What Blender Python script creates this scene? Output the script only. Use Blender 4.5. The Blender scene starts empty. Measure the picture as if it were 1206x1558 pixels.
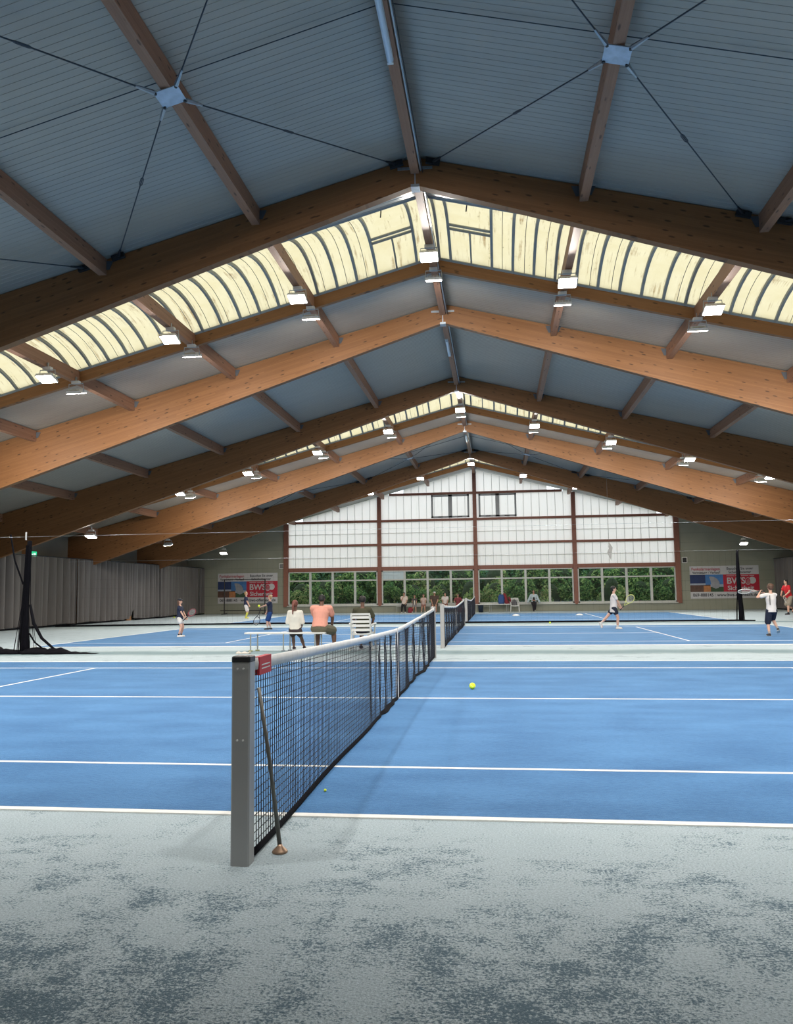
import bpy, bmesh, math, random
from mathutils import Vector, Matrix, Quaternion
import numpy as np
random.seed(7); rng = np.random.default_rng(7)
D = bpy.data; SC = bpy.context.scene; COL = SC.collection
PI = math.pi

# ---------------------------------------------------------------- camera
def make_camera():
    yaw, pitch, roll = 0.12439, 0.1004, -0.01243
    fwd = Vector((-math.sin(yaw)*math.cos(pitch), math.cos(yaw)*math.cos(pitch), math.sin(pitch)))
    right = Vector((math.cos(yaw), math.sin(yaw), 0)); up = right.cross(fwd)
    r2 = right*math.cos(roll) + up*math.sin(roll); u2 = -right*math.sin(roll) + up*math.cos(roll)
    m = Matrix((( r2.x, u2.x, -fwd.x), (r2.y, u2.y, -fwd.y), (r2.z, u2.z, -fwd.z))).to_4x4()
    cd = D.cameras.new('camera'); co = D.objects.new('camera', cd); COL.objects.link(co)
    m.translation = Vector((1.34, 0, 1.41)); co.matrix_world = m
    cd.sensor_fit = 'VERTICAL'; cd.sensor_height = 36; cd.lens = 1201.1/1558*36
    cd.clip_start = 0.05; cd.clip_end = 400
    SC.camera = co
make_camera()

# ---------------------------------------------------------------- world, exposure
SKY_L = 1.95
w = D.worlds.new('sky'); SC.world = w; w.use_nodes = True
bg = w.node_tree.nodes['Background']; bg.inputs[0].default_value = (0.90, 0.96, 1.0, 1); bg.inputs[1].default_value = SKY_L
vs = SC.view_settings; vs.view_transform = 'Standard'; vs.look = 'None'; vs.gamma = 1; vs.use_curve_mapping = False
vs.exposure = 0.0
LAMP_W = 205.0
LAMP_COL = (1.0, 0.95, 0.88)

# ---------------------------------------------------------------- hall measures (X = 0 under the ridge)
RIDGE = 9.6; SLOPE = 0.262; SLOPE_LOW = 0.327
WALL_X = 20.1
F0 = 6.49; BAY = 7.77
FRAMES = [F0 + BAY*i for i in range(6)]          # 6.49 .. 45.34
GABLE = 53.1; NEAR = -1.28
PURL = 3.1
NETY = [4.17, 19.77, 35.4]
def roof_z(x): return RIDGE - SLOPE*abs(x)

# ---------------------------------------------------------------- materials
MATS = {}
class NT:
    def __init__(s, m): s.t = m.node_tree; s.n = s.t.nodes; s.l = s.t.links
    def add(s, typ, **kw):
        n = s.n.new(typ)
        for k, v in kw.items():
            if k.startswith('i_'): n.inputs[k[2:].replace('_', ' ')].default_value = v
            else: setattr(n, k, v)
        return n
    def math(s, op, a, b=None, clamp=False):
        n = s.n.new('ShaderNodeMath'); n.operation = op; n.use_clamp = clamp
        for i, v in enumerate((a, b)):
            if v is None: continue
            if isinstance(v, (int, float)): n.inputs[i].default_value = v
            else: s.l.new(v, n.inputs[i])
        return n.outputs[0]
    def mix(s, fac, a, b):
        n = s.n.new('ShaderNodeMix'); n.data_type = 'RGBA'
        for i, v in ((0, fac), (6, a), (7, b)):
            if isinstance(v, (int, float)): n.inputs[i].default_value = v
            elif isinstance(v, tuple): n.inputs[i].default_value = v if len(v) == 4 else (*v, 1)
            else: s.l.new(v, n.inputs[i])
        return n.outputs[2]
    def comb(s, x, y, z):
        n = s.n.new('ShaderNodeCombineXYZ')
        for i, v in enumerate((x, y, z)):
            if isinstance(v, (int, float)): n.inputs[i].default_value = v
            else: s.l.new(v, n.inputs[i])
        return n.outputs[0]
    def noise(s, vec, scale, detail=3, rough=0.5):
        n = s.n.new('ShaderNodeTexNoise'); n.inputs['Scale'].default_value = scale
        n.inputs['Detail'].default_value = detail; n.inputs['Roughness'].default_value = rough
        if vec is not None: s.l.new(vec, n.inputs['Vector'])
        return n.outputs['Fac']
    def ramp(s, fac, p0, p1):
        n = s.n.new('ShaderNodeMapRange'); n.interpolation_type = 'SMOOTHSTEP'
        n.inputs['From Min'].default_value = p0; n.inputs['From Max'].default_value = p1
        s.l.new(fac, n.inputs['Value']); return n.outputs['Result']
    def bump(s, h, strength, dist):
        n = s.n.new('ShaderNodeBump'); n.inputs['Strength'].default_value = strength; n.inputs['Distance'].default_value = dist
        s.l.new(h, n.inputs['Height']); return n.outputs['Normal']
def newmat(name, color=(.5,.5,.5), rough=0.6, metal=0.0, spec=0.5):
    m = D.materials.new(name); m.use_nodes = True; t = NT(m); p = t.n['Principled BSDF']
    p.inputs['Base Color'].default_value = (*color, 1); p.inputs['Roughness'].default_value = rough
    p.inputs['Metallic'].default_value = metal; p.inputs['Specular IOR Level'].default_value = spec
    m.diffuse_color = (*color, 1)
    return m, t, p
def simple(name, color, rough=0.6, metal=0.0, var=0.12, scale=8.0, spec=0.5, bump=0.0):
    """plain material with procedural mottling"""
    if name in MATS: return MATS[name]
    m, t, p = newmat(name, color, rough, metal, spec)
    tc = t.add('ShaderNodeTexCoord').outputs['Object']
    nz = t.noise(tc, scale, 4)
    a = tuple(max(0, c*(1-var)) for c in color); b = tuple(min(1, c*(1+var)) for c in color)
    t.l.new(t.mix(nz, a, b), p.inputs['Base Color'])
    if bump: t.l.new(t.bump(nz, bump, 0.01), p.inputs['Normal'])
    MATS[name] = m; return m
def emis(name, color, strength):
    m = D.materials.new(name); m.use_nodes = True; t = NT(m); t.n.clear()
    e = t.add('ShaderNodeEmission'); e.inputs[0].default_value = (*color, 1); e.inputs[1].default_value = strength
    o = t.add('ShaderNodeOutputMaterial'); t.l.new(e.outputs[0], o.inputs[0]); MATS[name] = m; return m
def pos_xyz(t):
    g = t.add('ShaderNodeNewGeometry'); s = t.add('ShaderNodeSeparateXYZ'); t.l.new(g.outputs['Position'], s.inputs[0])
    return g.outputs['Position'], s.outputs[0], s.outputs[1], s.outputs[2]

def mat_wood(name, c1, c2, rough=0.55, along='x'):
    m, t, p = newmat(name, c1, rough, 0, 0.35)
    P, x, y, z = pos_xyz(t)
    if along == 'x':
        u = x; v = t.math('ADD', z, t.math('MULTIPLY', t.math('ABSOLUTE', x), 0.275)); wv = y
    else:
        u = y; v = t.math('ADD', z, x); wv = x
    # laminations
    lam = t.math('FLOOR', t.math('MULTIPLY', v, 25.0))
    seg = t.math('FLOOR', t.math('ADD', t.math('MULTIPLY', u, 0.35), t.math('MULTIPLY', lam, 0.37)))
    wn = t.add('ShaderNodeTexWhiteNoise', noise_dimensions='2D'); t.l.new(t.comb(lam, seg, 0), wn.inputs['Vector'])
    grain = t.noise(t.comb(t.math('MULTIPLY', u, 1.3), t.math('MULTIPLY', v, 28.0), wv), 1.5, 5, 0.6)
    f = t.math('ADD', t.math('MULTIPLY', wn.outputs['Value'], 0.38), t.math('MULTIPLY', grain, 0.62))
    col = t.mix(f, c1, c2)
    # knots
    vo = t.add('ShaderNodeTexVoronoi'); vo.inputs['Scale'].default_value = 1.0
    t.l.new(t.comb(t.math('MULTIPLY', u, 3.2), t.math('MULTIPLY', v, 11.0), t.math('MULTIPLY', wv, 3.0)), vo.inputs['Vector'])
    k = t.ramp(vo.outputs['Distance'], 0.26, 0.12)
    wn2 = t.add('ShaderNodeSeparateColor'); t.l.new(vo.outputs['Color'], wn2.inputs[0])
    k = t.math('MULTIPLY', k, t.math('GREATER_THAN', wn2.outputs[0], 0.45))
    k = t.math('MULTIPLY', k, 0.75)
    col = t.mix(k, col, tuple(c*0.22 for c in c1))
    # lamination joint lines
    fr = t.math('FRACT', t.math('MULTIPLY', v, 25.0))
    ln = t.math('MULTIPLY', t.math('LESS_THAN', fr, 0.07), 0.25)
    col = t.mix(ln, col, tuple(c*0.4 for c in c1))
    t.l.new(col, p.inputs['Base Color']); t.l.new(t.bump(grain, 0.15, 0.01), p.inputs['Normal'])
    MATS[name] = m; return m
WOOD = mat_wood('glulam_spruce', (0.165,0.068,0.023), (0.275,0.127,0.048))
WOODY = mat_wood('purlin_spruce', (0.22,0.105,0.06), (0.36,0.19,0.115), along='y')
GABLEWOOD = simple('red_brown_timber', (0.22,0.085,0.055), 0.6, var=0.25, scale=20)

def mat_floor():
    m, t, p = newmat('mint_grey_carpet', (.3,.4,.41), 0.9, 0, 0.15)
    P, x, y, z = pos_xyz(t)
    st = t.comb(t.math('MULTIPLY', x, 0.8), y, 0)
    big = t.noise(st, 1.3, 4, 0.6); mid = t.noise(st, 5.0, 5, 0.65); fine = t.noise(t.comb(x, y, 0), 95.0, 2, 0.7)
    fine2 = t.noise(t.comb(t.math('MULTIPLY', x, 0.75), y, 0), 55.0, 3, 0.75)
    grey = t.mix(big, (0.43,0.53,0.58), (0.58,0.67,0.71))
    msk = t.math('ADD', t.math('MULTIPLY', big, 0.50), t.math('MULTIPLY', mid, 0.50))
    near = t.ramp(y, 5.2, 2.3)       # blotches thicken towards the near end, also painting in the dimmer light there
    msk = t.math('ADD', msk, t.math('MULTIPLY', near, 0.12))
    thr = t.math('ADD', t.math('MULTIPLY', msk, 1.35), t.math('MULTIPLY', fine2, 0.70))
    thr = t.math('ADD', thr, t.math('MULTIPLY', fine, 0.55))
    spot = t.ramp(thr, 1.36, 1.56)
    grey = t.mix(t.math('MULTIPLY', t.ramp(fine, .36, .60), 0.42), grey, (0.19,0.25,0.29))
    col = t.mix(t.math('MULTIPLY', spot, 0.85), grey, (0.045,0.105,0.150))
    # shade of the carpet groove between the courts, painted as a dark band
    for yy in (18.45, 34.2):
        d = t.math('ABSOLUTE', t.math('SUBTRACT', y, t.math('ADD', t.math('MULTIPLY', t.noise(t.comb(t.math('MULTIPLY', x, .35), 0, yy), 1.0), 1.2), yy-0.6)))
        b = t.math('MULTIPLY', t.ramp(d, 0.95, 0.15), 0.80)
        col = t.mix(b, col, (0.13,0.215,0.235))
    t.l.new(col, p.inputs['Base Color'])
    h = t.math('ADD', t.math('MULTIPLY', fine, 0.6), fine2)
    t.l.new(t.bump(h, 0.6, 0.012), p.inputs['Normal'])
    p.inputs['Sheen Weight'].default_value = 0.08; p.inputs['Sheen Roughness'].default_value = 0.5
    return m
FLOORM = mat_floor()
def mat_blue():
    m, t, p = newmat('blue_court_carpet', (.075,.22,.49), 0.85, 0, 0.2)
    P, x, y, z = pos_xyz(t)
    a = t.noise(t.comb(t.math('MULTIPLY', x, 0.5), y, 0), 2.0, 4); b = t.noise(t.comb(t.math('MULTIPLY', x, .5), y, 0), 38.0, 3, .7)
    c = t.noise(t.comb(x, y, 3), 110.0, 2)
    f = t.math('ADD', t.math('MULTIPLY', a, .45), t.math('ADD', t.math('MULTIPLY', b, .35), t.math('MULTIPLY', c, .2)))
    f = t.ramp(f, 0.30, 0.70)
    t.l.new(t.mix(f, (0.034,0.124,0.295), (0.085,0.235,0.475)), p.inputs['Base Color'])
    t.l.new(t.bump(t.math('ADD', b, c), 0.5, 0.008), p.inputs['Normal'])
    p.inputs['Sheen Weight'].default_value = 0.35; p.inputs['Sheen Roughness'].default_value = 0.25
    p.inputs['Sheen Tint'].default_value = (0.5,0.75,1,1)
    return m
BLUE = mat_blue()
LINE = simple('white_line_paint', (0.80,0.80,0.77), 0.8, var=0.1, scale=30)
def mat_ceiling():
    m, t, p = newmat('light_grey_sheet', (.42,.42,.43), 0.28, 0, 0.7)
    P, x, y, z = pos_xyz(t)
    wv = t.math('SINE', t.math('MULTIPLY', y, 2*PI/0.125))
    hi = t.ramp(wv, -0.3, 0.6)
    n = t.noise(t.comb(t.math('MULTIPLY', x, .4), t.math('MULTIPLY', y, 3), 0), 1.2, 3)
    t.l.new(t.mix(n, (.27,.25,.215), (.34,.315,.27)), p.inputs['Base Color'])
    t.l.new(t.bump(n, 0.2, 0.01), p.inputs['Normal'])
    return m
CEIL = mat_ceiling()
def mat_translucent(name, c_in, c_alt, dirt, streak_axis, sky_dirt=0.5, seam=0.0):
    m = D.materials.new(name); m.use_nodes = True; t = NT(m); t.n.clear()
    P, x, y, z = pos_xyz(t)
    if streak_axis == 'y': v1 = t.comb(t.math('MULTIPLY', x, 14), t.math('MULTIPLY', y, 0.9), z); v2 = t.comb(x, y, z)
    else: v1 = t.comb(t.math('MULTIPLY', x, 9), y, t.math('MULTIPLY', z, .5)); v2 = t.comb(x, y, z)
    n1 = t.noise(v1, 1.0, 5, .65); n2 = t.noise(v2, 1.7, 4, .6); n3 = t.noise(v2, 9, 4, .7)
    col = t.mix(n2, c_in, c_alt)
    d = t.math('MULTIPLY', t.ramp(t.math('ADD', t.math('MULTIPLY', n1, .6), t.math('MULTIPLY', n2, .4)), .52, .70), sky_dirt)
    col = t.mix(d, col, dirt)
    d2 = t.math('MULTIPLY', t.ramp(t.math('ADD', t.math('MULTIPLY', n3, .5), t.math('MULTIPLY', n1, .5)), .60, .72), sky_dirt)
    col = t.mix(d2, col, tuple(c*.35 for c in dirt))
    tr = t.add('ShaderNodeBsdfTranslucent'); df = t.add('ShaderNodeBsdfDiffuse'); mx = t.add('ShaderNodeMixShader'); mx.inputs[0].default_value = 0.2
    t.l.new(col, tr.inputs[0]); t.l.new(col, df.inputs[0]); t.l.new(tr.outputs[0], mx.inputs[1]); t.l.new(df.outputs[0], mx.inputs[2])
    o = t.add('ShaderNodeOutputMaterial'); t.l.new(mx.outputs[0], o.inputs[0]); return m
SKYPANE = mat_translucent('weathered_skylight_sheet', (.60,.50,.27), (.74,.67,.47), (.33,.22,.10), 'y', 1.0)
GABPANE = mat_translucent('milky_wall_panel', (.96,.905,.85), (.99,.96,.93), (.80,.78,.66), 'z', 0.3)
STEEL = simple('galvanised_steel', (0.36,0.40,0.44), 0.42, 0.75, var=0.3, scale=14)
STEELPL = simple('galvanised_plate', (0.42,0.50,0.60), 0.5, 0.35, var=0.35, scale=9)
DARKROD = simple('dark_steel_rod', (0.05,0.06,0.075), 0.5, 0.5)
RIB = simple('aluminium_glazing_bar', (0.27,0.285,0.28), 0.5, 0.3)
WALLM = None
def mat_wall():
    m, t, p = newmat('olive_grey_wall', (.16,.165,.13), 0.85)
    P, x, y, z = pos_xyz(t)
    n = t.noise(P, 0.9, 4)
    col = t.mix(n, (.225,.235,.185), (.30,.305,.245))
    fr = t.math('FRACT', t.math('MULTIPLY', z, 1/0.62)); g = t.math('MULTIPLY', t.math('LESS_THAN', fr, 0.03), 0.35)
    col = t.mix(g, col, (.07,.075,.06))
    t.l.new(col, p.inputs['Base Color']); return m
WALLM = mat_wall()
SIDEWALL = simple('grey_side_wall', (.21,.205,.18), 0.85, var=.12, scale=1.2)
FRAMEW = simple('pale_grey_window_frame', (.48,.49,.46), 0.5, var=.06)
ALUWIN = simple('grey_aluminium_window_frame', (.20,.215,.225), 0.45, 0.3)
SHOE = simple('dull_steel_shoe', (.09,.10,.115), .6, .3)
SEAM = simple('pale_panel_joint', (.50,.50,.49), 0.5)
def mat_glass():
    m = D.materials.new('window_glass'); m.use_nodes = True; t = NT(m); t.n.clear()
    a = t.add('ShaderNodeBsdfTransparent'); a.inputs[0].default_value = (.93,.96,.95,1)
    g = t.add('ShaderNodeBsdfGlossy'); g.inputs['Roughness'].default_value = 0.03
    mx = t.add('ShaderNodeMixShader'); mx.inputs[0].default_value = 0.06
    o = t.add('ShaderNodeOutputMaterial'); t.l.new(a.outputs[0], mx.inputs[1]); t.l.new(g.outputs[0], mx.inputs[2]); t.l.new(mx.outputs[0], o.inputs[0]); return m
GLASS = mat_glass()
def mat_curtain():
    m, t, p = newmat('dark_grey_curtain', (.10,.098,.10), 0.9)
    P, x, y, z = pos_xyz(t)
    n = t.noise(t.comb(x, t.math('MULTIPLY', y, 3), t.math('MULTIPLY', z, .35)), 2.0, 4)
    t.l.new(t.mix(n, (.080,.074,.073), (.150,.138,.135)), p.inputs['Base Color'])
    p.inputs['Sheen Weight'].default_value = 0.2; return m
CURT = mat_curtain()
NETM = simple('black_netting_cord', (.012,.014,.022), 0.8, var=.3)
BLACKNET = simple('black_net_fabric', (.007,.007,.010), 0.95, var=.4, scale=40, bump=.5, spec=.08)
WHITEP = simple('white_paint', (.72,.72,.70), 0.5, var=.05)
CANVAS = simple('white_headband_canvas', (.66,.66,.65), 0.8, var=.18, scale=14)
GREYPOST = simple('grey_powder_coated_post', (.39,.385,.38), 0.42, 0.25, var=.08, scale=3)
ALUPOST = simple('pale_aluminium_post', (.42,.41,.40), 0.45, 0.3, var=.1)
BLACKP = simple('black_plastic', (.014,.014,.016), 0.5)
REDM = simple('red_cloth', (.50,.02,.035), 0.7)
LENS = emis('floodlight_lens', LAMP_COL, 40)
LAMPBODY = simple('light_grey_lamp_housing', (.62,.63,.63), 0.45, 0.1)

# ---------------------------------------------------------------- mesh helpers
class MB:
    def __init__(s): s.v = []; s.f = []; s.m = []; s.mi = 0
    def quad_strip(s, rings, close_ring=True, cap=True):
        b = len(s.v); k = len(rings[0])
        for r in rings: s.v.extend([tuple(p) for p in r])
        for i in range(len(rings)-1):
            for j in range(k if close_ring else k-1):
                a = b+i*k+j; c = b+i*k+(j+1) % k
                s.f.append((a, c, c+k, a+k)); s.m.append(s.mi)
        if cap and close_ring:
            s.f.append(tuple(b+j for j in reversed(range(k)))); s.m.append(s.mi)
            e = b+(len(rings)-1)*k; s.f.append(tuple(e+j for j in range(k))); s.m.append(s.mi)
        return s
    def box(s, x0, x1, y0, y1, z0, z1):
        return s.hexa([(x0,y0,z0),(x1,y0,z0),(x1,y1,z0),(x0,y1,z0),(x0,y0,z1),(x1,y0,z1),(x1,y1,z1),(x0,y1,z1)])
    def hexa(s, p):
        b = len(s.v); s.v.extend([tuple(q) for q in p])
        for f in ((3,2,1,0),(4,5,6,7),(0,1,5,4),(1,2,6,5),(2,3,7,6),(3,0,4,7)): s.f.append(tuple(b+i for i in f)); s.m.append(s.mi)
        return s
    def obox(s, c, size, rot=None):
        """box centred at c turned by a Matrix"""
        sx, sy, sz = (q/2 for q in size); R = rot or Matrix.Identity(3); c = Vector(c)
        P = [c + R @ Vector((a*sx, b_*sy, d*sz)) for d in (-1, 1) for a, b_ in ((-1,-1),(1,-1),(1,1),(-1,1))]
        return s.hexa(P)
    def tube(s, pts, r, n=8, cap=True):
        pts = [Vector(p) for p in pts]; rr = r if isinstance(r, (list, tuple)) else [r]*len(pts)
        rings = []; up = None
        for i, p in enumerate(pts):
            d = (pts[min(i+1, len(pts)-1)] - pts[max(i-1, 0)]).normalized()
            if up is None: up = Vector((0,0,1)) if abs(d.z) < .9 else Vector((1,0,0))
            a = d.cross(up).normalized(); b_ = a.cross(d).normalized(); up = b_
            rings.append([p + (a*math.cos(2*PI*j/n) + b_*math.sin(2*PI*j/n))*rr[i] for j in range(n)])
        return s.quad_strip(rings, True, cap)
    def disc_stack(s, c, prof, n=16, axis='z', sx=1, sy=1):
        """lathe: prof = [(radius, height)]"""
        c = Vector(c); rings = []
        for r, h in prof:
            ring = []
            for j in range(n):
                a = 2*PI*j/n; u, v = r*math.cos(a)*sx, r*math.sin(a)*sy
                ring.append(c + (Vector((u, v, h)) if axis == 'z' else Vector((u, h, v)) if axis == 'y' else Vector((h, u, v))))
            rings.append(ring)
        return s.quad_strip(rings)
    def build(s, name, mats, parent=None, smooth=False):
        me = D.meshes.new(name); me.from_pydata(s.v, [], s.f)
        if not isinstance(mats, (list, tuple)): mats = [mats]
        for q in mats: me.materials.append(q)
        if len(mats) > 1: me.polygons.foreach_set('material_index', s.m)
        if smooth: me.polygons.foreach_set('use_smooth', [True]*len(me.polygons))
        me.validate(); me.update()
        o = D.objects.new(name, me); COL.objects.link(o)
        if parent is not None: o.parent = parent
        return o
def fixn(o):
    bm = bmesh.new(); bm.from_mesh(o.data); bmesh.ops.recalc_face_normals(bm, faces=bm.faces); bm.to_mesh(o.data); bm.free(); return o
def tag(o, label=None, cat=None, group=None, kind=None):
    if label: o['label'] = label
    if cat: o['category'] = cat
    if group: o['group'] = group
    if kind: o['kind'] = kind
    return o
def empty(name, loc=(0,0,0), rz=0.0):
    o = D.objects.new(name, None); COL.objects.link(o); o.location = loc; o.rotation_euler = (0,0,rz); o.empty_display_size = .2; return o
def struct(o): o['kind'] = 'structure'; return o
def link(name, data, parent=None, loc=None):
    o = D.objects.new(name, data); COL.objects.link(o)
    if parent is not None: o.parent = parent
    if loc is not None: o.location = loc
    return o
def copy_tree(o, parent=None, loc=None, rz=None):
    c = o.copy(); COL.objects.link(c)
    if parent is not None: c.parent = parent
    for ch in list(o.children): copy_tree(ch, c)
    if loc is not None: c.location = loc
    if rz is not None: c.rotation_euler = (0,0,rz)
    return c

# ================================================================ FLOOR AND COURTS
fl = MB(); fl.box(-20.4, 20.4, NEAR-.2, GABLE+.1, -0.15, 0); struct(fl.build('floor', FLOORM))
COURTL = ['nearest blue tennis court, cut by the large net', 'middle blue tennis court beyond the first carpet seam', 'far blue tennis court in front of the window wall']
BX = 11.4
for k, y0 in enumerate(NETY):
    st = 1.0 if k < 2 else 1.145
    ys = lambda d: y0 + .914 + (d-.914)*st
    ct = empty('tennis_court', (0, y0+6.4, 0)); tag(ct, COURTL[k], 'court', 'tennis courts')
    def part(name, mb, mat):
        o = mb.build(name, mat, ct); o.location = (0, -(y0+6.4), 0); return o
    a, b = ys(.914)-.025, ys(11.886)+.025
    part('playing_surface', MB().box(-BX, BX, a, b, -.002, .006), BLUE)
    part('sideline', MB().box(-BX, BX, a-.025, a+.045, -.002, .0085), LINE)
    part('sideline', MB().box(-BX, BX, b-.045, b+.025, -.002, .0085), LINE)
    for d in (2.286, 10.515): part('singles_line', MB().box(-BX, BX, ys(d)-.025, ys(d)+.025, .001, .0085), LINE)
    part('centre_line', MB().box(-6.4, 6.4 if k else BX, ys(6.4)-.025, ys(6.4)+.025, .001, .0085), LINE) if k else part('centre_line', MB().box(-BX, BX, ys(6.4)-.025, ys(6.4)+.025, .001, .0085), LINE)
    for sx in (-1, 1):
        part('service_line', MB().box(sx*6.4-.025, sx*6.4+.025, ys(2.286), ys(10.515), .001, .009), LINE)
        part('baseline', MB().box(sx*(BX+.03)-.04, sx*(BX+.03)+.04, a, b, -.002, .0085), LINE)

# ================================================================ WALLS
def gable_poly(mb, y0, y1, x0, x1, zb, ztop):
    """prism between x0 and x1 from zb up to ztop(x)"""
    mb.hexa([(x0,y0,zb),(x1,y0,zb),(x1,y1,zb),(x0,y1,zb),(x0,y0,ztop(x0)),(x1,y0,ztop(x1)),(x1,y1,ztop(x1)),(x0,y1,ztop(x0))])
for sx, nm in ((-1, 'wall_left'), (1, 'wall_right')):
    wl = struct(MB().box(min(sx*WALL_X, sx*(WALL_X+.25)), max(sx*WALL_X, sx*(WALL_X+.25)), NEAR-.2, GABLE+.3, -.1, roof_z(WALL_X)+.1).build(nm, SIDEWALL))
struct(MB().box(-20.35, 20.35, NEAR-.25, NEAR-.01, -.1, 4.5).build('wall_near', SIDEWALL))
m = MB(); gable_poly(m, NEAR-.25, NEAR-.01, -20.3, 0, 4.5, lambda x: roof_z(x)+.1); gable_poly(m, NEAR-.25, NEAR-.01, 0, 20.3, 4.5, lambda x: roof_z(x)+.1)
m.build('gable_panel', SIDEWALL, D.objects['wall_near'])
wf = MB()
gable_poly(wf, GABLE, GABLE+.25, -20.35, -13.0, -.1, lambda x: roof_z(x)+.1)
gable_poly(wf, GABLE, GABLE+.25, 13.0, 20.35, -.1, lambda x: roof_z(x)+.1)
wf.box(-13.0, 13.0, GABLE, GABLE+.25, -.1, .50)
wallf = struct(wf.build('wall_far', WALLM))
# wall posts and ledge along the far wall
for y in [F0+BAY*i+3.9 for i in range(-1, 6)]:
    for sx in (-1, 1):
        o = MB().box(min(sx*19.9, sx*20.1), max(sx*19.9, sx*20.1), y-.12, y+.12, 0, roof_z(20)-.02).build('wall_post', WOOD, D.objects['wall_left' if sx < 0 else 'wall_right'])
# gable window wall
gw = struct(empty('window_1', (0, GABLE, 0)))
def gpart(name, mb, mat, par=gw):
    o = mb.build(name, mat, par); o.location = (0, -GABLE, 0) if par is gw else (0,0,0); return o
BAYX = [-13.0, -6.5, 0.0, 6.5, 13.0]
TR = [2.95, 4.58, 6.20, 7.98]
for i, x in enumerate(BAYX):
    wd = .13 if i in (1,2,3) else .16
    gpart('mullion', MB().box(x-wd, x+wd, GABLE-.12, GABLE+.18, .45, (roof_z(x) - .05)), GABLEWOOD)
for i in range(4):
    x0, x1 = BAYX[i]+.13, BAYX[i+1]-.13
    for z in TR:
        # transom only as wide as the roof allows
        lim = (RIDGE-.1-z)/SLOPE
        a, b = max(x0, -lim), min(x1, lim)
        hh = .13 if z == TR[0] else .075
        if b-a > .3: gpart('transom', MB().box(a, b, GABLE-.06, GABLE+.12, z-hh, z+hh), GABLEWOOD)
    # translucent strips, 12 to a bay, each running from transom to roof, split at transoms
    n = 12; dx = (x1-x0)/n
    for j in range(n):
        a, b = x0+j*dx, x0+(j+1)*dx
        zs = TR + [99]
        for q in range(4):
            za = zs[q]+.075; top = min(roof_z(a), roof_z(b)) - .05
            zb = min(zs[q+1]-.075, top)
            if zb - za < .1:
                continue
            if zs[q+1] > top:  # slanted top
                P = [(a+.008,GABLE+.06,za),(b-.008,GABLE+.06,za),(b-.008,GABLE+.06,roof_z(b)-.02),(a+.008,GABLE+.06,roof_z(a)-.02)]
            else:
                P = [(a+.008,GABLE+.06,za),(b-.008,GABLE+.06,za),(b-.008,GABLE+.06,zb),(a+.008,GABLE+.06,zb)]
            mm = MB(); mm.v = P; mm.f = [(0,1,2,3)]; mm.m = [0]
            gpart('pane', mm, GABPANE)
    # aluminium joint strips between the panes
    for j in range(1, n):
        a = x0+j*dx; gpart('glazing_bar', MB().box(a-.009, a+.009, GABLE+.045, GABLE+.075, 3.0, roof_z(a)-.05), SEAM)
    for z in (3.75, 5.38):
        gpart('rail', MB().box(x0, x1, GABLE+.068, GABLE+.10, z-.008, z+.008), SEAM)
# roof flap windows in the milky wall
for (xa, xb) in ((-2.92, -.36), (.27, 2.78)):
    fr = gpart('flap_window_frame', MB(), ALUWIN)
    mm = MB(); za, zb = 6.32, 7.88; xm = (xa+xb)/2
    for (p, q, r, s_) in ((xa, xb, za, za+.12), (xa, xb, zb-.12, zb), (xa, xa+.12, za, zb), (xb-.12, xb, za, zb), (xm-.13, xm+.13, za, zb)):
        mm.box(p, q, GABLE-.08, GABLE+.05, r, s_)
    fr.data = mm.build('tmp', ALUWIN).data; D.objects.remove(D.objects['tmp'])
    for c_ in ((xa+xm)/2, (xm+xb)/2):
        gpart('latch', MB().box(c_-.16, c_+.16, GABLE-.13, GABLE-.06, za+.03, za+.08), BLACKP)
# lower windows: each bay a window of four lights with a transom
for i in range(4):
    x0, x1 = BAYX[i]+.14, BAYX[i+1]-.14
    wn = struct(empty('window_%d' % (i+2), ((x0+x1)/2, GABLE, .5)))
    def wp(name, mb, mat):
        o = mb.build(name, mat, wn); o.location = (-(x0+x1)/2, -GABLE, -.5); return o
    za, zb, zt = .52, 2.82, 2.20
    mm = MB(); mm.box(x0, x1, GABLE-.05, GABLE+.12, za, za+.10); mm.box(x0, x1, GABLE-.05, GABLE+.12, zb-.07, zb)
    mm.box(x0, x0+.08, GABLE-.05, GABLE+.12, za, zb); mm.box(x1-.08, x1, GABLE-.05, GABLE+.12, za, zb)
    wp('window_frame', mm, FRAMEW)
    wp('window_sill', MB().box(x0-.05, x1+.05, GABLE-.14, GABLE+.02, za-.06, za), FRAMEW)
    step = (x1-x0)/4
    for j in range(1, 4): wp('post', MB().box(x0+j*step-.07, x0+j*step+.07, GABLE-.05, GABLE+.12, za+.1, zb-.07), FRAMEW)
    wp('cross_bar', MB().box(x0+.08, x1-.08, GABLE-.045, GABLE+.10, zt-.045, zt+.045), FRAMEW)
    for j in range(4):
        a, b = x0+j*step+.07, x0+(j+1)*step-.07
        for (p, q) in ((za+.1, zt-.045), (zt+.045, zb-.07)):
            milky = (i == 1 and j == 0 and q > zt)
            o = wp('pane', MB().box(a, b, GABLE+.03, GABLE+.036, p, q), simple('frosted_pane', (.42,.52,.55), .4) if milky else GLASS)

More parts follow.
